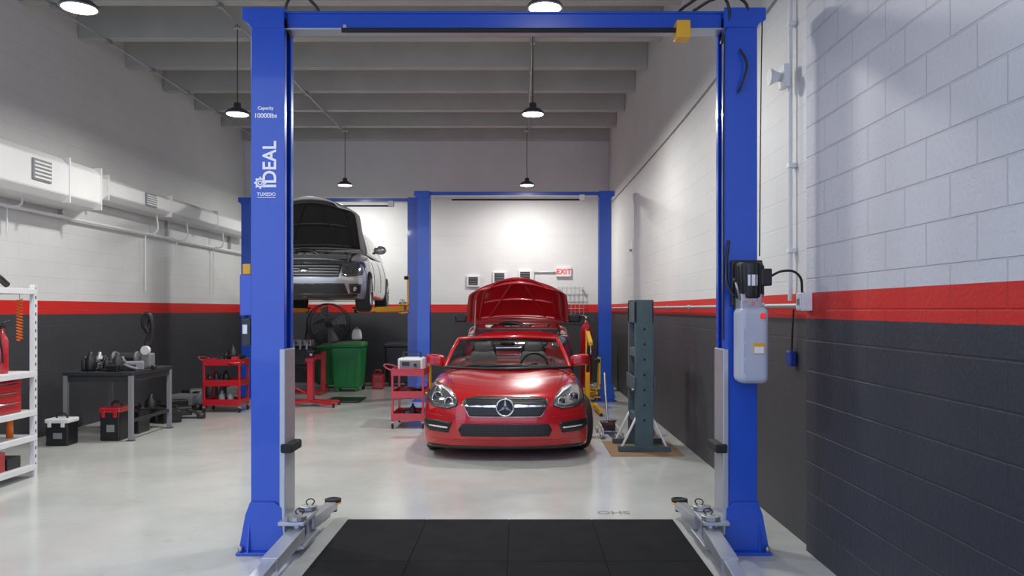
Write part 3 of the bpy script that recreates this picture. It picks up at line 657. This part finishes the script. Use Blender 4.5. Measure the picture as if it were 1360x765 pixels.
def sedan(loc,rz):
    e=empty('silver_sedan_car',loc,rz); R=M['silver_car']
    ZT=[(0,.62),(.05,.74),(.14,.80),(.28,.86),(.5,.92),(.9,.97),(1.2,1.02),(1.6,1.0),(3.4,1.04),(4.2,1.10),(4.45,1.05),(4.6,.85)]
    WT=[(0,.82),(.14,.87),(.3,.89),(.8,.915),(1.6,.91),(3.3,.915),(4.2,.88),(4.6,.80)]
    LEAN=[(.2,.08),(.35,.02),(.5,0),(.62,.02),(.75,.07),(.9,.12)]
    b=body(e,4.6,ZT,WT,.20,.40,LEAN,.03,R,(.9,3.65),(.36,.335),[((-.66,.66),(.22,1.15),(.5,1.5))])
    B=bvh_of(b)
    conform(e,'upper_grille',[(-.56,.745),(.56,.745),(.52,.54),(-.52,.54)],B,.006,M['black'],.012)  # grille widened in black so the shaded front is painted in
    conform(e,'shaded_fascia',[(-.64,.80),(.64,.80),(.62,.745),(-.62,.745)],B,.006,M['dgrey'],.012)  # dark patch paints the shade across the upper front
    for k,z in enumerate((.565,.61,.655,.70)): conform(e,'grille_bar_%d'%k,[(-.52,z),(.52,z),(.52,z+.008),(-.52,z+.008)],B,.018,M['grey'],.012)
    conform(e,'grille_badge',[(-.07,.665),(.07,.665),(.07,.615),(-.07,.615)],B,.026,M['chrome'],.010)
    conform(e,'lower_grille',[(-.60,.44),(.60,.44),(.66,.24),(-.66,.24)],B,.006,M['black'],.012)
    conform(e,'lower_lip',[(-.78,.28),(.78,.28),(.76,.22),(-.76,.22)],B,.008,M['black'],.012)
    for s,nm in ((1,'right'),(-1,'left')):
        f=(lambda p:p) if s>0 else mir
        conform(e,nm+'_headlight',f([(.56,.56),(.56,.74),(.70,.80),(.85,.82),(.87,.70),(.83,.58),(.66,.54)]),B,.008,M['dlens'],.014)
        conform(e,nm+'_fog_recess',f([(.66,.44),(.83,.44),(.81,.29),(.68,.29)]),B,.006,M['black'],.012)
        ellipsoid(e,nm+'_fog_lamp',(s*.74,B.ray_cast(Vector((s*.74,-3,.36)),Vector((0,1,0)))[0].y-.01,.36),(.04,.02,.04),M['lens'])
        wheel(e,nm+'_front_wheel',(s*.80,.9,.335),.335,.22,M['silver'],spokes=7); wheel(e,nm+'_rear_wheel',(s*.80,3.65,.335),.335,.22,M['silver'],spokes=7)
        ellipsoid(e,nm+'_door_mirror',(s*.99,1.55,1.06),(.11,.07,.075),R); beam(e,nm+'_mirror_stalk',(s*.86,1.57,1.0),(s*.95,1.56,1.04),.04,.03,M['black'])
        for k,y in enumerate((1.45,2.45,3.3)):
            pts=[]
            for z in (.35,.5,.65,.8,.92):
                h=B.ray_cast(Vector((s*3,y,z)),Vector((-s,0,0)))[0]; pts.append((h.x+s*.0005,y,z))
            tube(e,nm+'_door_seam_%d'%k,pts,.004,M['dark'])
    cabin(e,1.2,4.25,2.0,3.5,.80,.60,.97,1.44,R)
    engine(e,.28,1.15,.90,.62)
    hood(e,1.18,1.03,1.06,.78,.74,math.radians(50),M['silver_car'],M['dark'])
    return e
sedan((-3.28,11.65,1.56),.075)
def hatch(loc):
    e=empty('red_suv_car',loc); R=M['red_car2']
    ZT=[(0,.75),(.05,.90),(.14,.97),(.28,1.02),(.5,1.06),(.9,1.10),(1.1,1.12),(1.6,1.10),(3.0,1.12),(3.9,1.12),(4.1,1.0)]
    WT=[(0,.82),(.14,.87),(.3,.90),(.8,.93),(1.6,.92),(3.3,.93),(4.1,.84)]
    LEAN=[(.2,.08),(.4,0),(.8,.02),(1.0,.08)]
    b=body(e,4.1,ZT,WT,.24,.34,LEAN,.03,R,(.85,3.35),(.40,.36),[((-.70,.70),(.28,1.05),(.6,1.5))])
    B=bvh_of(b)
    conform(e,'upper_grille',[(-.50,.88),(.50,.88),(.44,.68),(-.44,.68)],B,.006,M['black'],.012)
    for k,z in enumerate((.72,.79)): conform(e,'grille_bar_%d'%k,[(-.46,z),(.46,z),(.46,z+.02),(-.46,z+.02)],B,.018,M['chrome'],.012)
    conform(e,'lower_grille',[(-.50,.52),(.50,.52),(.54,.36),(-.54,.36)],B,.006,M['black'],.012)
    for s,nm in ((1,'right'),(-1,'left')):
        f=(lambda p:p) if s>0 else mir
        conform(e,nm+'_headlight',f([(.54,.74),(.55,.88),(.72,.93),(.84,.93),(.84,.80),(.66,.72)]),B,.008,M['lens'],.014)
        wheel(e,nm+'_front_wheel',(s*.81,.85,.36),.36,.23,M['silver']); wheel(e,nm+'_rear_wheel',(s*.81,3.35,.36),.36,.23,M['silver'])
        box(e,nm+'_door_mirror',(s*1.0-.11,s*1.0+.11),(1.28,1.38),(1.11,1.26),M['black'],.035,seg=3); beam(e,nm+'_mirror_stalk',(s*.84,1.36,1.12),(s*.92,1.33,1.17),.05,.04,M['black'])
    cabin(e,1.08,4.0,1.75,3.75,.82,.66,1.08,1.60,R)
    engine(e,.28,1.05,1.03,.65)
    hood(e,1.05,1.14,.98,.88,.78,math.radians(47),R,R,.07)
    return e
hatch((-.03,12.25,.26))
# ------------------------------------------------------------------ tool trolleys
def trolley(loc,w,dp,h,shelves,rz=0):
    e=empty('tool_trolley',loc,rz); m=M['redp']
    for sx in (-1,1):
        for sy in (-1,1):
            x=sx*(w/2-.015);y=sy*(dp/2-.015)
            box(e,'post',(x-.015,x+.015),(y-.015,y+.015),(.09,h),m,.003)
            cyl(e,'caster',(x-.012,y,.042),(x+.012,y,.042),.042,M['rubber'],bv=.006); box(e,'caster_fork',(x-.02,x+.02),(y-.02,y+.02),(.06,.095),M['galv'],.003)
    for k,z in enumerate(shelves):
        box(e,'shelf_%d'%k,(-w/2,w/2),(-dp/2,dp/2),(z,z+.012),m)
        box(e,'lip_front_%d'%k,(-w/2,w/2),(-dp/2-.004,-dp/2+.006),(z-.01,z+.085),m,.002); box(e,'lip_back_%d'%k,(-w/2,w/2),(dp/2-.006,dp/2+.004),(z-.01,z+.085),m,.002)
        box(e,'lip_left_%d'%k,(-w/2-.004,-w/2+.006),(-dp/2,dp/2),(z-.01,z+.085),m,.002); box(e,'lip_right_%d'%k,(w/2-.006,w/2+.004),(-dp/2,dp/2),(z-.01,z+.085),m,.002)
    tube(e,'push_handle',[(-w/2,dp/2-.05,h-.02),(-w/2-.07,dp/2-.05,h+.01),(-w/2-.07,-dp/2+.05,h+.01),(-w/2,-dp/2+.05,h-.02)],.01,m)
    return e
def clutter(parent,name,x,y,z,n,smin,smax,mats,seed):
    rnd=random.Random(seed)
    for k in range(n):
        cx=rnd.uniform(*x); cy=rnd.uniform(*y); s=rnd.uniform(smin,smax); m=rnd.choice(mats); t=rnd.randrange(5)
        if t==0: box(parent,name+'_case_%d'%k,(cx-s/2,cx+s/2),(cy-s/3,cy+s/3),(z,z+s*.5),m,s*.06,rot=Matrix.Rotation(rnd.uniform(-.6,.6),3,'Z'))
        elif t==1: lathe(parent,name+'_bottle_%d'%k,[(s*.25,0),(s*.27,s*.1),(s*.27,s*.7),(s*.1,s*.9),(s*.1,s*1.05)],(cx,cy,z),m,seg=16)
        elif t==2: lathe(parent,name+'_flange_%d'%k,[(s*.5,0),(s*.5,s*.1),(s*.25,s*.13),(s*.22,s*.4),(s*.1,s*.42)],(cx,cy,z),m,seg=18)
        elif t==3: tube(parent,name+'_hose_%d'%k,[(cx-s*.6,cy,z+.02),(cx-s*.2,cy+s*.2,z+s*.3),(cx+s*.3,cy-s*.1,z+s*.25),(cx+s*.7,cy+s*.1,z+.02)],max(.01,s*.07),m)
        else:
            a=rnd.uniform(-1,1); dx,dy=math.cos(a)*s*.7,math.sin(a)*s*.7
            beam(parent,name+'_wrench_%d'%k,(cx-dx,cy-dy,z+.012),(cx+dx,cy+dy,z+.012),s*.12,.02,m); cyl(parent,name+'_socket_%d'%k,(cx+dx,cy+dy,z),(cx+dx,cy+dy,z+s*.2),s*.16,m,seg=12)
CM=[M['black'],M['dgrey'],M['dgrey'],M['grey'],M['black'],M['black']]
t=trolley((-4.62,12.1,0),.58,.40,.82,(.12,.42,.74))
clutter(t,'top',(-.20,.20),(-.12,.12),.755,12,.14,.30,CM+[M['redp']],3); clutter(t,'mid',(-.2,.2),(-.12,.12),.435,8,.1,.22,CM,4); clutter(t,'low',(-.2,.2),(-.12,.12),.135,6,.1,.2,CM+[M['redp']],5)
t=trolley((-1.50,10.6,0),.44,.62,.80,(.12,.42,.72),0)
clutter(t,'mid',(-.15,.15),(-.24,.24),.435,10,.1,.2,CM+[M['white'],M['redp']],6); clutter(t,'low',(-.15,.15),(-.24,.24),.135,8,.1,.2,CM,8)
b=empty('battery_charger',(-1.50,10.68,.735))
box(b,'case',(-.16,.18),(-.22,.14),(0,.20),M['white'],.02); box(b,'face_panel',(-.13,.15),(-.225,-.218),(.05,.17),M['grey'],.002)
box(b,'display',(-.10,.0),(-.23,-.222),(.10,.15),M['dglass'],.002); cyl(b,'knob',(.08,-.245,.11),(.08,-.22,.11),.022,M['black'])
box(b,'handle_bar',(-.12,.14),(-.05,-.02),(.265,.28),M['black'],.005); box(b,'handle_leg_left',(-.12,-.10),(-.05,-.02),(.2,.27),M['black']); box(b,'handle_leg_right',(.12,.14),(-.05,-.02),(.2,.27),M['black'])
# ------------------------------------------------------------------ workbench
w=empty('workbench')
x0,x1,y0,y1,hh=-5.55,-4.70,9.32,10.4,.84
box(w,'top',(x0,x1),(y0,y1),(hh-.045,hh),M['dgrey'],.005)
for x in (x0+.03,x1-.03):
    for y in (y0+.03,y1-.03): box(w,'leg',(x-.025,x+.025),(y-.025,y+.025),(0,hh-.045),M['grey'],.003); box(w,'foot',(x-.04,x+.04),(y-.04,y+.04),(0,.01),M['dgrey'])
box(w,'apron_front',(x0+.03,x1-.03),(y0+.02,y0+.04),(hh-.12,hh-.045),M['dgrey']); box(w,'apron_right',(x1-.04,x1-.02),(y0+.03,y1-.03),(hh-.12,hh-.045),M['dgrey'])
box(w,'side_brace',(x1-.04,x1-.02),(y0+.03,y1-.03),(.22,.26),M['dgrey']); box(w,'rear_brace',(x0+.03,x1-.03),(y1-.04,y1-.02),(.22,.26),M['dgrey'])
c=empty('car_parts_pile'); clutter(c,'part',(x0+.16,x1-.12),(y0+.1,9.86),hh+.002,46,.10,.24,CM+[M['galv']],14)
s=empty('coolant_pressure_tester'); box(s,'base',(-4.99,-4.87),(10.12,10.27),(hh,hh+.18),M['grey'],.015); cyl(s,'gauge',(-4.93,10.10,hh+.22),(-4.93,10.15,hh+.22),.06,M['white'],bv=.004)
tube(s,'pole',[(-4.93,10.19,hh+.18),(-4.93,10.2,hh+.5)],.012,M['galv'],False)
for k in range(3): tube(s,'looped_hose_%d'%k,[(-4.93,10.2,hh+.45),(-5.00+k*.02,10.2,hh+.58),(-4.95+k*.02,10.2,hh+.70-k*.03),(-4.88,10.2,hh+.56),(-4.90-k*.02,10.2,hh+.35),(-4.96,10.18,hh+.25)],.030,M['black'])
s=empty('bench_grinder'); box(s,'base',(-5.3,-5.12),(10.1,10.3),(hh,hh+.05),M['dgrey'],.01); cyl(s,'motor',(-5.33,10.2,hh+.12),(-5.09,10.2,hh+.12),.065,M['dgrey'],bv=.01)
for k,x in enumerate((-5.37,-5.07)): cyl(s,'wheel_%d'%k,(x-.015,10.2,hh+.12),(x+.015,10.2,hh+.12),.085,M['grey'])
def toolcase(name,loc,w,d,h,mb,ml):
    e=empty(name,loc)
    box(e,'body',(-w/2,w/2),(-d/2,d/2),(0,h*.78),mb,.015); box(e,'lid',(-w/2-.01,w/2+.01),(-d/2-.01,d/2+.01),(h*.78,h*.93),ml,.015)
    box(e,'latch_left',(-w*.3-.02,-w*.3+.02),(-d/2-.02,-d/2),(h*.65,h*.85),ml,.004); box(e,'latch_right',(w*.3-.02,w*.3+.02),(-d/2-.02,-d/2),(h*.65,h*.85),ml,.004)
    tube(e,'handle',[(-w*.25,0,h*.92),(-w*.22,0,h*1.02),(w*.22,0,h*1.02),(w*.25,0,h*.92)],.012,M['black']); box(e,'label',(-w*.15,w*.25),(-d/2-.004,-d/2),(h*.25,h*.45),M['grey'])
    return e
toolcase('portable_toolbox',(-4.98,9.5,.0),.24,.34,.44,M['black'],M['redp'])
toolcase('jump_starter_pack',(-5.42,9.10,0),.26,.22,.34,M['black'],M['offw'])
toolcase('portable_toolbox',(-5.02,10.02,0),.26,.3,.30,M['dgrey'],M['black'])
c=empty('hose_pile')
for k in range(9):
    cx=-5.3+random.uniform(-.3,.35); cy=11.2+random.uniform(-.5,.5); r=random.uniform(.12,.22)
    pts=[(cx+r*math.cos(a)*(1+.2*math.sin(a*3)),cy+r*math.sin(a),.03+.05*k/2*(.5+.5*math.sin(a*2))) for a in [i*math.pi/6 for i in range(13)]]
    tube(c,'hose_%d'%k,pts,.02,M['black'] if k%3 else M['dgrey'])
clutter(c,'part',(-5.6,-4.95),(10.9,11.7),.002,16,.2,.4,CM[:2]+CM[4:],21)
c=empty('engine_parts_pile'); clutter(c,'part',(-5.6,-5.15),(12.3,13.4),.002,22,.25,.5,CM,22)
# ------------------------------------------------------------------ storage rack at left
r=empty('storage_rack')
X0,X1,Y0,Y1,H=-5.20,-4.64,5.3,7.39,1.84
for x in (X0,X1-.045):
    for y in (Y0,Y1-.045):
        prism(r,'upright',[(x,y),(x+.045,y),(x+.045,y+.045),(x+.033,y+.045),(x+.033,y+.012),(x,y+.012)],'z',0,H,M['white'])
        for k in range(22):
            if x>X0: box(r,'slot_%d'%k,(x+.0445,x+.0458),(y+.014,y+.03),(.1+k*.08,.13+k*.08),M['dgrey'])
for k,z in enumerate((.10,.38,.62,.99,1.78)):
    box(r,'shelf_%d'%k,(X0,X1),(Y0,Y1),(z,z+.015),M['white']); box(r,'shelf_edge_%d'%k,(X1-.012,X1+.002),(Y0,Y1),(z-.035,z+.018),M['white'],.003); box(r,'shelf_end_%d'%k,(X0,X1),(Y1-.012,Y1+.002),(z-.035,z+.018),M['white'],.003)
tc=empty('tool_chest')
box(tc,'carcass',(X0+.08,X1-.06),(6.35,7.25),(.637,.94),M['redp'],.008); box(tc,'lid',(X0+.08,X1-.055),(6.34,7.26),(.942,.975),M['redp'],.008)
for k in range(3): box(tc,'drawer_%d'%k,(X1-.062,X1-.050),(6.38,7.22),(.655+k*.095,.735+k*.095),M['redp'],.004); box(tc,'pull_%d'%k,(X1-.052,X1-.040),(6.45,7.15),(.715+k*.095,.727+k*.095),M['chrome'])
c=empty('spray_cans')
for k in range(9):
    y=6.2+k*.125; lathe(c,'can_%d'%k,[(.03,0),(.03,.16),(.018,.18),(.018,.21)],(X1-.14-(k%2)*.1,y,.395),random.choice([M['redp'],M['white'],M['dgrey'],M['orange']]),seg=16)
c=empty('shelf_tools'); clutter(c,'tool',(X0+.16,X1-.16),(6.1,6.80),1.007,22,.12,.26,CM+[M['redp'],M['white']],31)
for k in range(5): lathe(c,'jar_%d'%k,[(.05,0),(.05,.15),(.03,.2),(.03,.23)],(X1-.38,6.2+k*.2,1.005),[M['dgrey'],M['redp'],M['black'],M['white'],M['orange']][k],seg=16)
c=empty('boxed_parts')
for k in range(6): y=5.95+k*.22; box(c,'carton_%d'%k,(X0+.15,X1-.06),(y,y+.19),(.117,.117+random.uniform(.10,.2)),random.choice([M['redp'],M['redp'],M['dgrey'],M['redp']]),.006)
fe=empty('fire_extinguisher',(X1-.16,7.12,1.007)); lathe(fe,'cylinder',[(.05,0),(.055,.02),(.055,.30),(.03,.36),(.02,.38),(.02,.42)],(0,0,0),M['redp']); box(fe,'valve',(-.02,.02),(-.04,.03),(.42,.45),M['black'],.005); beam(fe,'lever',(0,0,.46),(0,.1,.49),.02,.012,M['black']); tube(fe,'hose',[(0,-.03,.43),(.03,-.08,.38),(.05,-.07,.2),(.05,-.06,.1)],.009,M['black'])
oc=empty('coiled_air_hose')
pts=[(X1-.10+.026*math.cos(a),7.28+.026*math.sin(a),1.70-.40*a/(2*math.pi*14)) for a in [i*math.pi/4 for i in range(8*14)]]
tube(oc,'coil',pts,.004,M['orange'],False); tube(oc,'hook',[(X1-.10,7.28,1.70),(X1-.10,7.28,1.74),(X1-.10,7.28,1.775)],.004,M['galv'])
cr=empty('air_gun'); tube(cr,'gun_body',[(X1-.10,7.1,1.83),(X1-.10,6.95,1.90),(X1-.10,6.8,1.87)],.030,M['black']); tube(cr,'grip',[(X1-.10,6.95,1.89),(X1-.12,6.98,1.82)],.02,M['dgrey'],False)
# ------------------------------------------------------------------ rear-left things
j=empty('transmission_jack',(-3.45,12.7,0))
box(j,'column',(-.05,.05),(-.06,.06),(.10,.78),M['redp'],.01); box(j,'head',(-.07,.07),(-.10,.10),(.74,.80),M['redp'],.01)
for a in (-.5,.5,math.pi-.5,math.pi+.5): beam(j,'leg',(0,0,.09),(.48*math.cos(a),.40*math.sin(a),.06),.07,.05,M['redp']); cyl(j,'caster',(.48*math.cos(a)-.015,.40*math.sin(a),.035),(.48*math.cos(a)+.015,.40*math.sin(a),.035),.035,M['rubber'])
cyl(j,'ram',(0,0,.8),(0,0,.90),.025,M['chrome']); box(j,'saddle',(-.06,.06),(-.06,.06),(.90,.92),M['dgrey'],.004); tube(j,'pump_handle',[(-.05,0,.2),(-.3,-.1,.35),(-.5,-.15,.5)],.014,M['redp'],False)
f=empty('drum_fan',(-4.10,16.5,0)); FZ=1.28
torus(f,'shroud_front',(0,-.12,FZ),.44,.014,M['dgrey'],seg=48); torus(f,'shroud_rear',(0,.12,FZ),.44,.014,M['dgrey'],seg=48)
for R_ in (.12,.2,.28,.36,.41): torus(f,'guard_ring',(0,-.13,FZ),R_,.003,M['dgrey'],seg=40)
for k in range(16):
    a=k*math.pi/8; tube(f,'guard_rod_%d'%k,[(.05*math.cos(a),-.135,FZ+.05*math.sin(a)),(.44*math.cos(a),-.12,FZ+.44*math.sin(a))],.003,M['dgrey'],False)
for k in range(4):
    a=k*math.pi/2+.3; bm=bmesh.new()
    q=[(.06,-.04),(.38,-.12),(.39,.10),(.07,.05)]
    vs=[]
    for (rr,tt) in q: vs.append(bm.verts.new((rr*math.cos(a)-tt*math.sin(a),tt*.45,FZ+rr*math.sin(a)+tt*math.cos(a))))
    bm.faces.new(vs); o=bm2obj(f,'blade_%d'%k,bm,M['grey']); md=o.modifiers.new('s','SOLIDIFY'); md.thickness=.006; apply(o)
cyl(f,'hub',(0,-.06,FZ),(0,.2,FZ),.07,M['dgrey'],bv=.01)
tube(f,'stand_yoke',[(-.46,0,FZ),(-.48,0,.8),(-.3,0,.55),(.3,0,.55),(.48,0,.8),(.46,0,FZ)],.02,M['dgrey']); cyl(f,'stand_pole',(0,0,.03),(0,0,.55),.03,M['dgrey']); lathe(f,'stand_base',[(.24,0),(.24,.03),(.05,.06)],(0,0,0),M['dgrey'])
def bin_(name,loc,w,dp,h,m,lid):
    e=empty(name,loc)
    boxloft(e,'tub',[-1,-.92,0,.92,1],[0,.08,.5,.92,1],[0,.06,.5,.94,1],lambda u,y,w_:(u*w/2*(.84+.16*w_),(y-.5)*dp*(.84+.16*w_),.07+w_*(h*.80)),[m],None,1)
    boxloft(e,'lid',[-1,-.9,0,.9,1],[0,.1,.5,.9,1],[0,.4,1],lambda u,y,w_:(u*(w/2+.02),(y-.5)*(dp+.04),h*.84+.02+w_*(.05+.05*y)+.02*(1-u*u)*w_),[lid],None,1)
    for s in (-1,1): cyl(e,'wheel_%s'%('l' if s<0 else 'r'),(s*(w/2-.06)-.02,dp*.36,.07),(s*(w/2-.06)+.02,dp*.36,.07),.07,M['rubber'])
    for s in (-1,1): box(e,'front_foot_%s'%('l' if s<0 else 'r'),(s*w*.3-.03,s*w*.3+.03),(-dp*.40,-dp*.30),(0,.09),m,.01)
    tube(e,'handle',[(-w*.4,dp/2+.01,h*.86),(-w*.4,dp/2+.06,h*.9),(w*.4,dp/2+.06,h*.9),(w*.4,dp/2+.01,h*.86)],.014,m)
    for k in range(3): box(e,'rib_%d'%k,(-w*.3+k*w*.3-.01,-w*.3+k*w*.3+.01),(-dp*.485,-dp*.44),(.2,h*.7),m,.004)
    return e
bin_('wheeled_bin',(-3.84,15.75,0),.50,.55,.92,M['green'],M['green']); bin_('wheeled_bin',(-3.36,15.15,0),.60,.55,1.0,M['green'],M['green'])
jg=empty('plastic_jug',(-3.22,15.2,1.0)); boxloft(jg,'body',[-1,0,1],[0,.5,1],[0,.3,.7,1],lambda u,y,w_:(u*.10*(1-.4*w_**4),(y-.5)*.14*(1-.4*w_**4),.0+w_*.22),[M['white']]); cyl(jg,'cap',(0,0,.2),(0,0,.25),.025,M['grey'])
gc=empty('petrol_can',(-2.85,15.5,0)); box(gc,'body',(-.12,.12),(-.09,.09),(0,.30),M['redp'],.03,seg=3); tube(gc,'handle',[(-.08,0,.29),(-.07,0,.36),(.05,0,.36),(.06,0,.29)],.014,M['redp']); cyl(gc,'spout',(.08,0,.28),(.14,0,.40),.018,M['black'])
bin_('trash_can',(-2.52,16.1,0),.56,.45,.95,M['black'],M['dgrey'])
en=empty('engine_on_stand',(-4.15,14.6,0))
box(en,'block',(-.25,.25),(-.2,.2),(.55,.9),M['dgrey'],.03); box(en,'cylinder_head',(-.22,.22),(-.12,.12),(.9,1.02),M['galv'],.02); box(en,'sump',(-.2,.2),(-.15,.15),(.45,.56),M['black'],.03)
for k in range(4): tube(en,'intake_runner_%d'%k,[(-.18+k*.12,-.1,.97),(-.18+k*.12,-.24,1.0),(-.18+k*.12,-.28,.85)],.025,M['galv'])
cyl(en,'pulley',(-.30,0,.65),(-.26,0,.65),.09,M['galv']); beam(en,'stand_arm',(.25,0,.7),(.42,0,.7),.1,.1,M['redp']); box(en,'stand_post',(.38,.46),(-.04,.04),(.05,.8),M['redp'],.005); beam(en,'stand_base',(.42,0,.05),(-.5,0,.05),.07,.06,M['redp']); beam(en,'stand_cross',(.42,-.35,.05),(.42,.35,.05),.07,.06,M['redp'])
box(None,'drip_tray',(-3.35,-2.75),(13.15,13.8),(0,.03),M['black'],.01)
# ------------------------------------------------------------------ right side: press
p=empty('hydraulic_press',(1.40,8.6,.008))
for k,y in enumerate((0.0,.52)):
    prism(p,'upright_%d'%k,[(-.10,y),(.10,y),(.10,y+.09),(.088,y+.09),(.088,y+.012),(-.088,y+.012),(-.088,y+.09),(-.10,y+.09)],'z',.04,1.70,M['teal'],.002)
    for j in range(7): cyl(p,'pin_hole_%d_%d'%(k,j),(0,y-.002,.35+j*.17),(0,y+.004,.35+j*.17),.014,M['dark'])
    beam(p,'foot_%d'%k,(-.29,y+.03,.03),(.29,y+.03,.03),.09,.06,M['teal'])
    beam(p,'foot_brace_l_%d'%k,(-.25,y+.03,.05),(-.09,y+.03,.38),.04,.02,M['offw']); beam(p,'foot_brace_r_%d'%k,(.25,y+.03,.05),(.09,y+.03,.38),.04,.02,M['offw'])
for k,x in enumerate((-.10,.085)): box(p,'head_beam_%d'%k,(x,x+.015),(.0,.60),(1.44,1.68),M['teal'],.003); box(p,'bed_beam_%d'%k,(x-.02 if k==0 else x+.02,x-.005 if k==0 else x+.035),(-.02,.60),(.68,.84),M['teal'],.003)
for k,z in enumerate((.30,1.05)): box(p,'cross_plate_%d'%k,(-.09,.09),(.09,.52),(z,z+.10),M['teal'],.003)
cyl(p,'bottle_jack',(0,.29,1.15),(0,.29,1.46),.05,M['redp'],bv=.005); cyl(p,'bed_pin',(-.14,.03,.69),(.14,.03,.69),.012,M['galv'])
box(None,'cardboard_sheet',(1.0,1.80),(8.35,9.3),(0,.008),M['wood'])
js=empty('axle_stand',(1.60,9.75,.0))
for a in range(4):
    an=math.pi/4+a*math.pi/2; beam(js,'leg_%d'%a,(.035*math.cos(an),.035*math.sin(an),.40),(.13*math.cos(an),.13*math.sin(an),.03),.035,.01,M['redp'])
box(js,'foot_ring',(-.11,.11),(-.11,.11),(.0,.03),M['redp'],.003); cyl(js,'stem',(0,0,.2),(0,0,.46),.022,M['galv']); box(js,'saddle',(-.06,.06),(-.03,.03),(.46,.50),M['galv'],.008)
js=empty('floor_jack',(1.14,9.75,0))
beam(js,'side_left',(-.11,-.3,.08),(-.09,.3,.08),.012,.09,M['offw']); beam(js,'side_right',(.11,-.3,.08),(.09,.3,.08),.012,.09,M['offw']); box(js,'pump_block',(-.09,.09),(.1,.3),(.04,.15),M['dgrey'],.01)
beam(js,'lift_arm',(0,.1,.12),(0,-.26,.20),.07,.03,M['redp']); lathe(js,'saddle',[(.05,0),(.06,.02),(.045,.025)],(0,-.26,.21),M['dgrey'])
for x in (-.13,.13):
    for y in (-.26,.26): cyl(js,'wheel',(x-.015,y,.04),(x+.015,y,.04),.04,M['galv'])
tube(js,'handle',[(0,.2,.14),(0,.42,.5),(0,.55,.75)],.015,M['galv'],False)
g=empty('gas_bottle',(1.32,15.2,0)); lathe(g,'bottle',[(.1,0),(.115,.03),(.115,1.15),(.08,1.28),(.03,1.33),(.03,1.38)],(0,0,0),M['redp']); cyl(g,'valve',(0,0,1.38),(0,0,1.45),.02,M['galv']); torus(g,'handwheel',(0,0,1.46),.035,.007,M['galv'],'z')
g=empty('gas_bottle',(1.65,15.25,0)); lathe(g,'bottle',[(.1,0),(.115,.03),(.115,1.05),(.08,1.18),(.03,1.23),(.03,1.28)],(0,0,0),M['dgrey']); cyl(g,'valve',(0,0,1.28),(0,0,1.35),.02,M['galv'])
ep=empty('engine_hoist',(1.08,11.7,0))
beam(ep,'mast',(0,.55,.05),(0,.45,1.25),.07,.07,M['yellow']); beam(ep,'boom',(0,.45,1.23),(0,-.05,1.08),.06,.06,M['yellow']); beam(ep,'ram',(0,.5,.6),(0,.2,1.12),.05,.05,M['black'])
for s in (-1,1): beam(ep,'leg',(s*.12,.55,.07),(s*.14,-.25,.07),.06,.06,M['yellow']); cyl(ep,'caster',(s*.14-.015,-.22,.035),(s*.14+.015,-.22,.035),.035,M['rubber'])
beam(ep,'cross_base',(-.16,.55,.07),(.16,.55,.07),.07,.07,M['yellow']); tube(ep,'chain',[(0,-.05,1.06),(0,-.06,.98)],.008,M['galv'],False); torus(ep,'hook',(0,-.06,.95),.03,.008,M['galv'],'x')
# ------------------------------------------------------------------ world, camera
wd=bpy.data.worlds.new('sky'); scene.world=wd; wd.use_nodes=True
bg=wd.node_tree.nodes['Background']; bg.inputs[0].default_value=(.60,.69,1.0,1); bg.inputs[1].default_value=2.0
cam=bpy.data.cameras.new('camera'); co=bpy.data.objects.new('camera',cam); COL.objects.link(co)
co.location=(0,0,1.6); co.rotation_euler=(math.pi/2,0,0)
cam.sensor_width=36; cam.lens=1020/1360*36; cam.shift_x=-10/1360; cam.shift_y=28.5/1360; cam.clip_start=.05
scene.camera=co
scene.view_settings.view_transform='Standard'
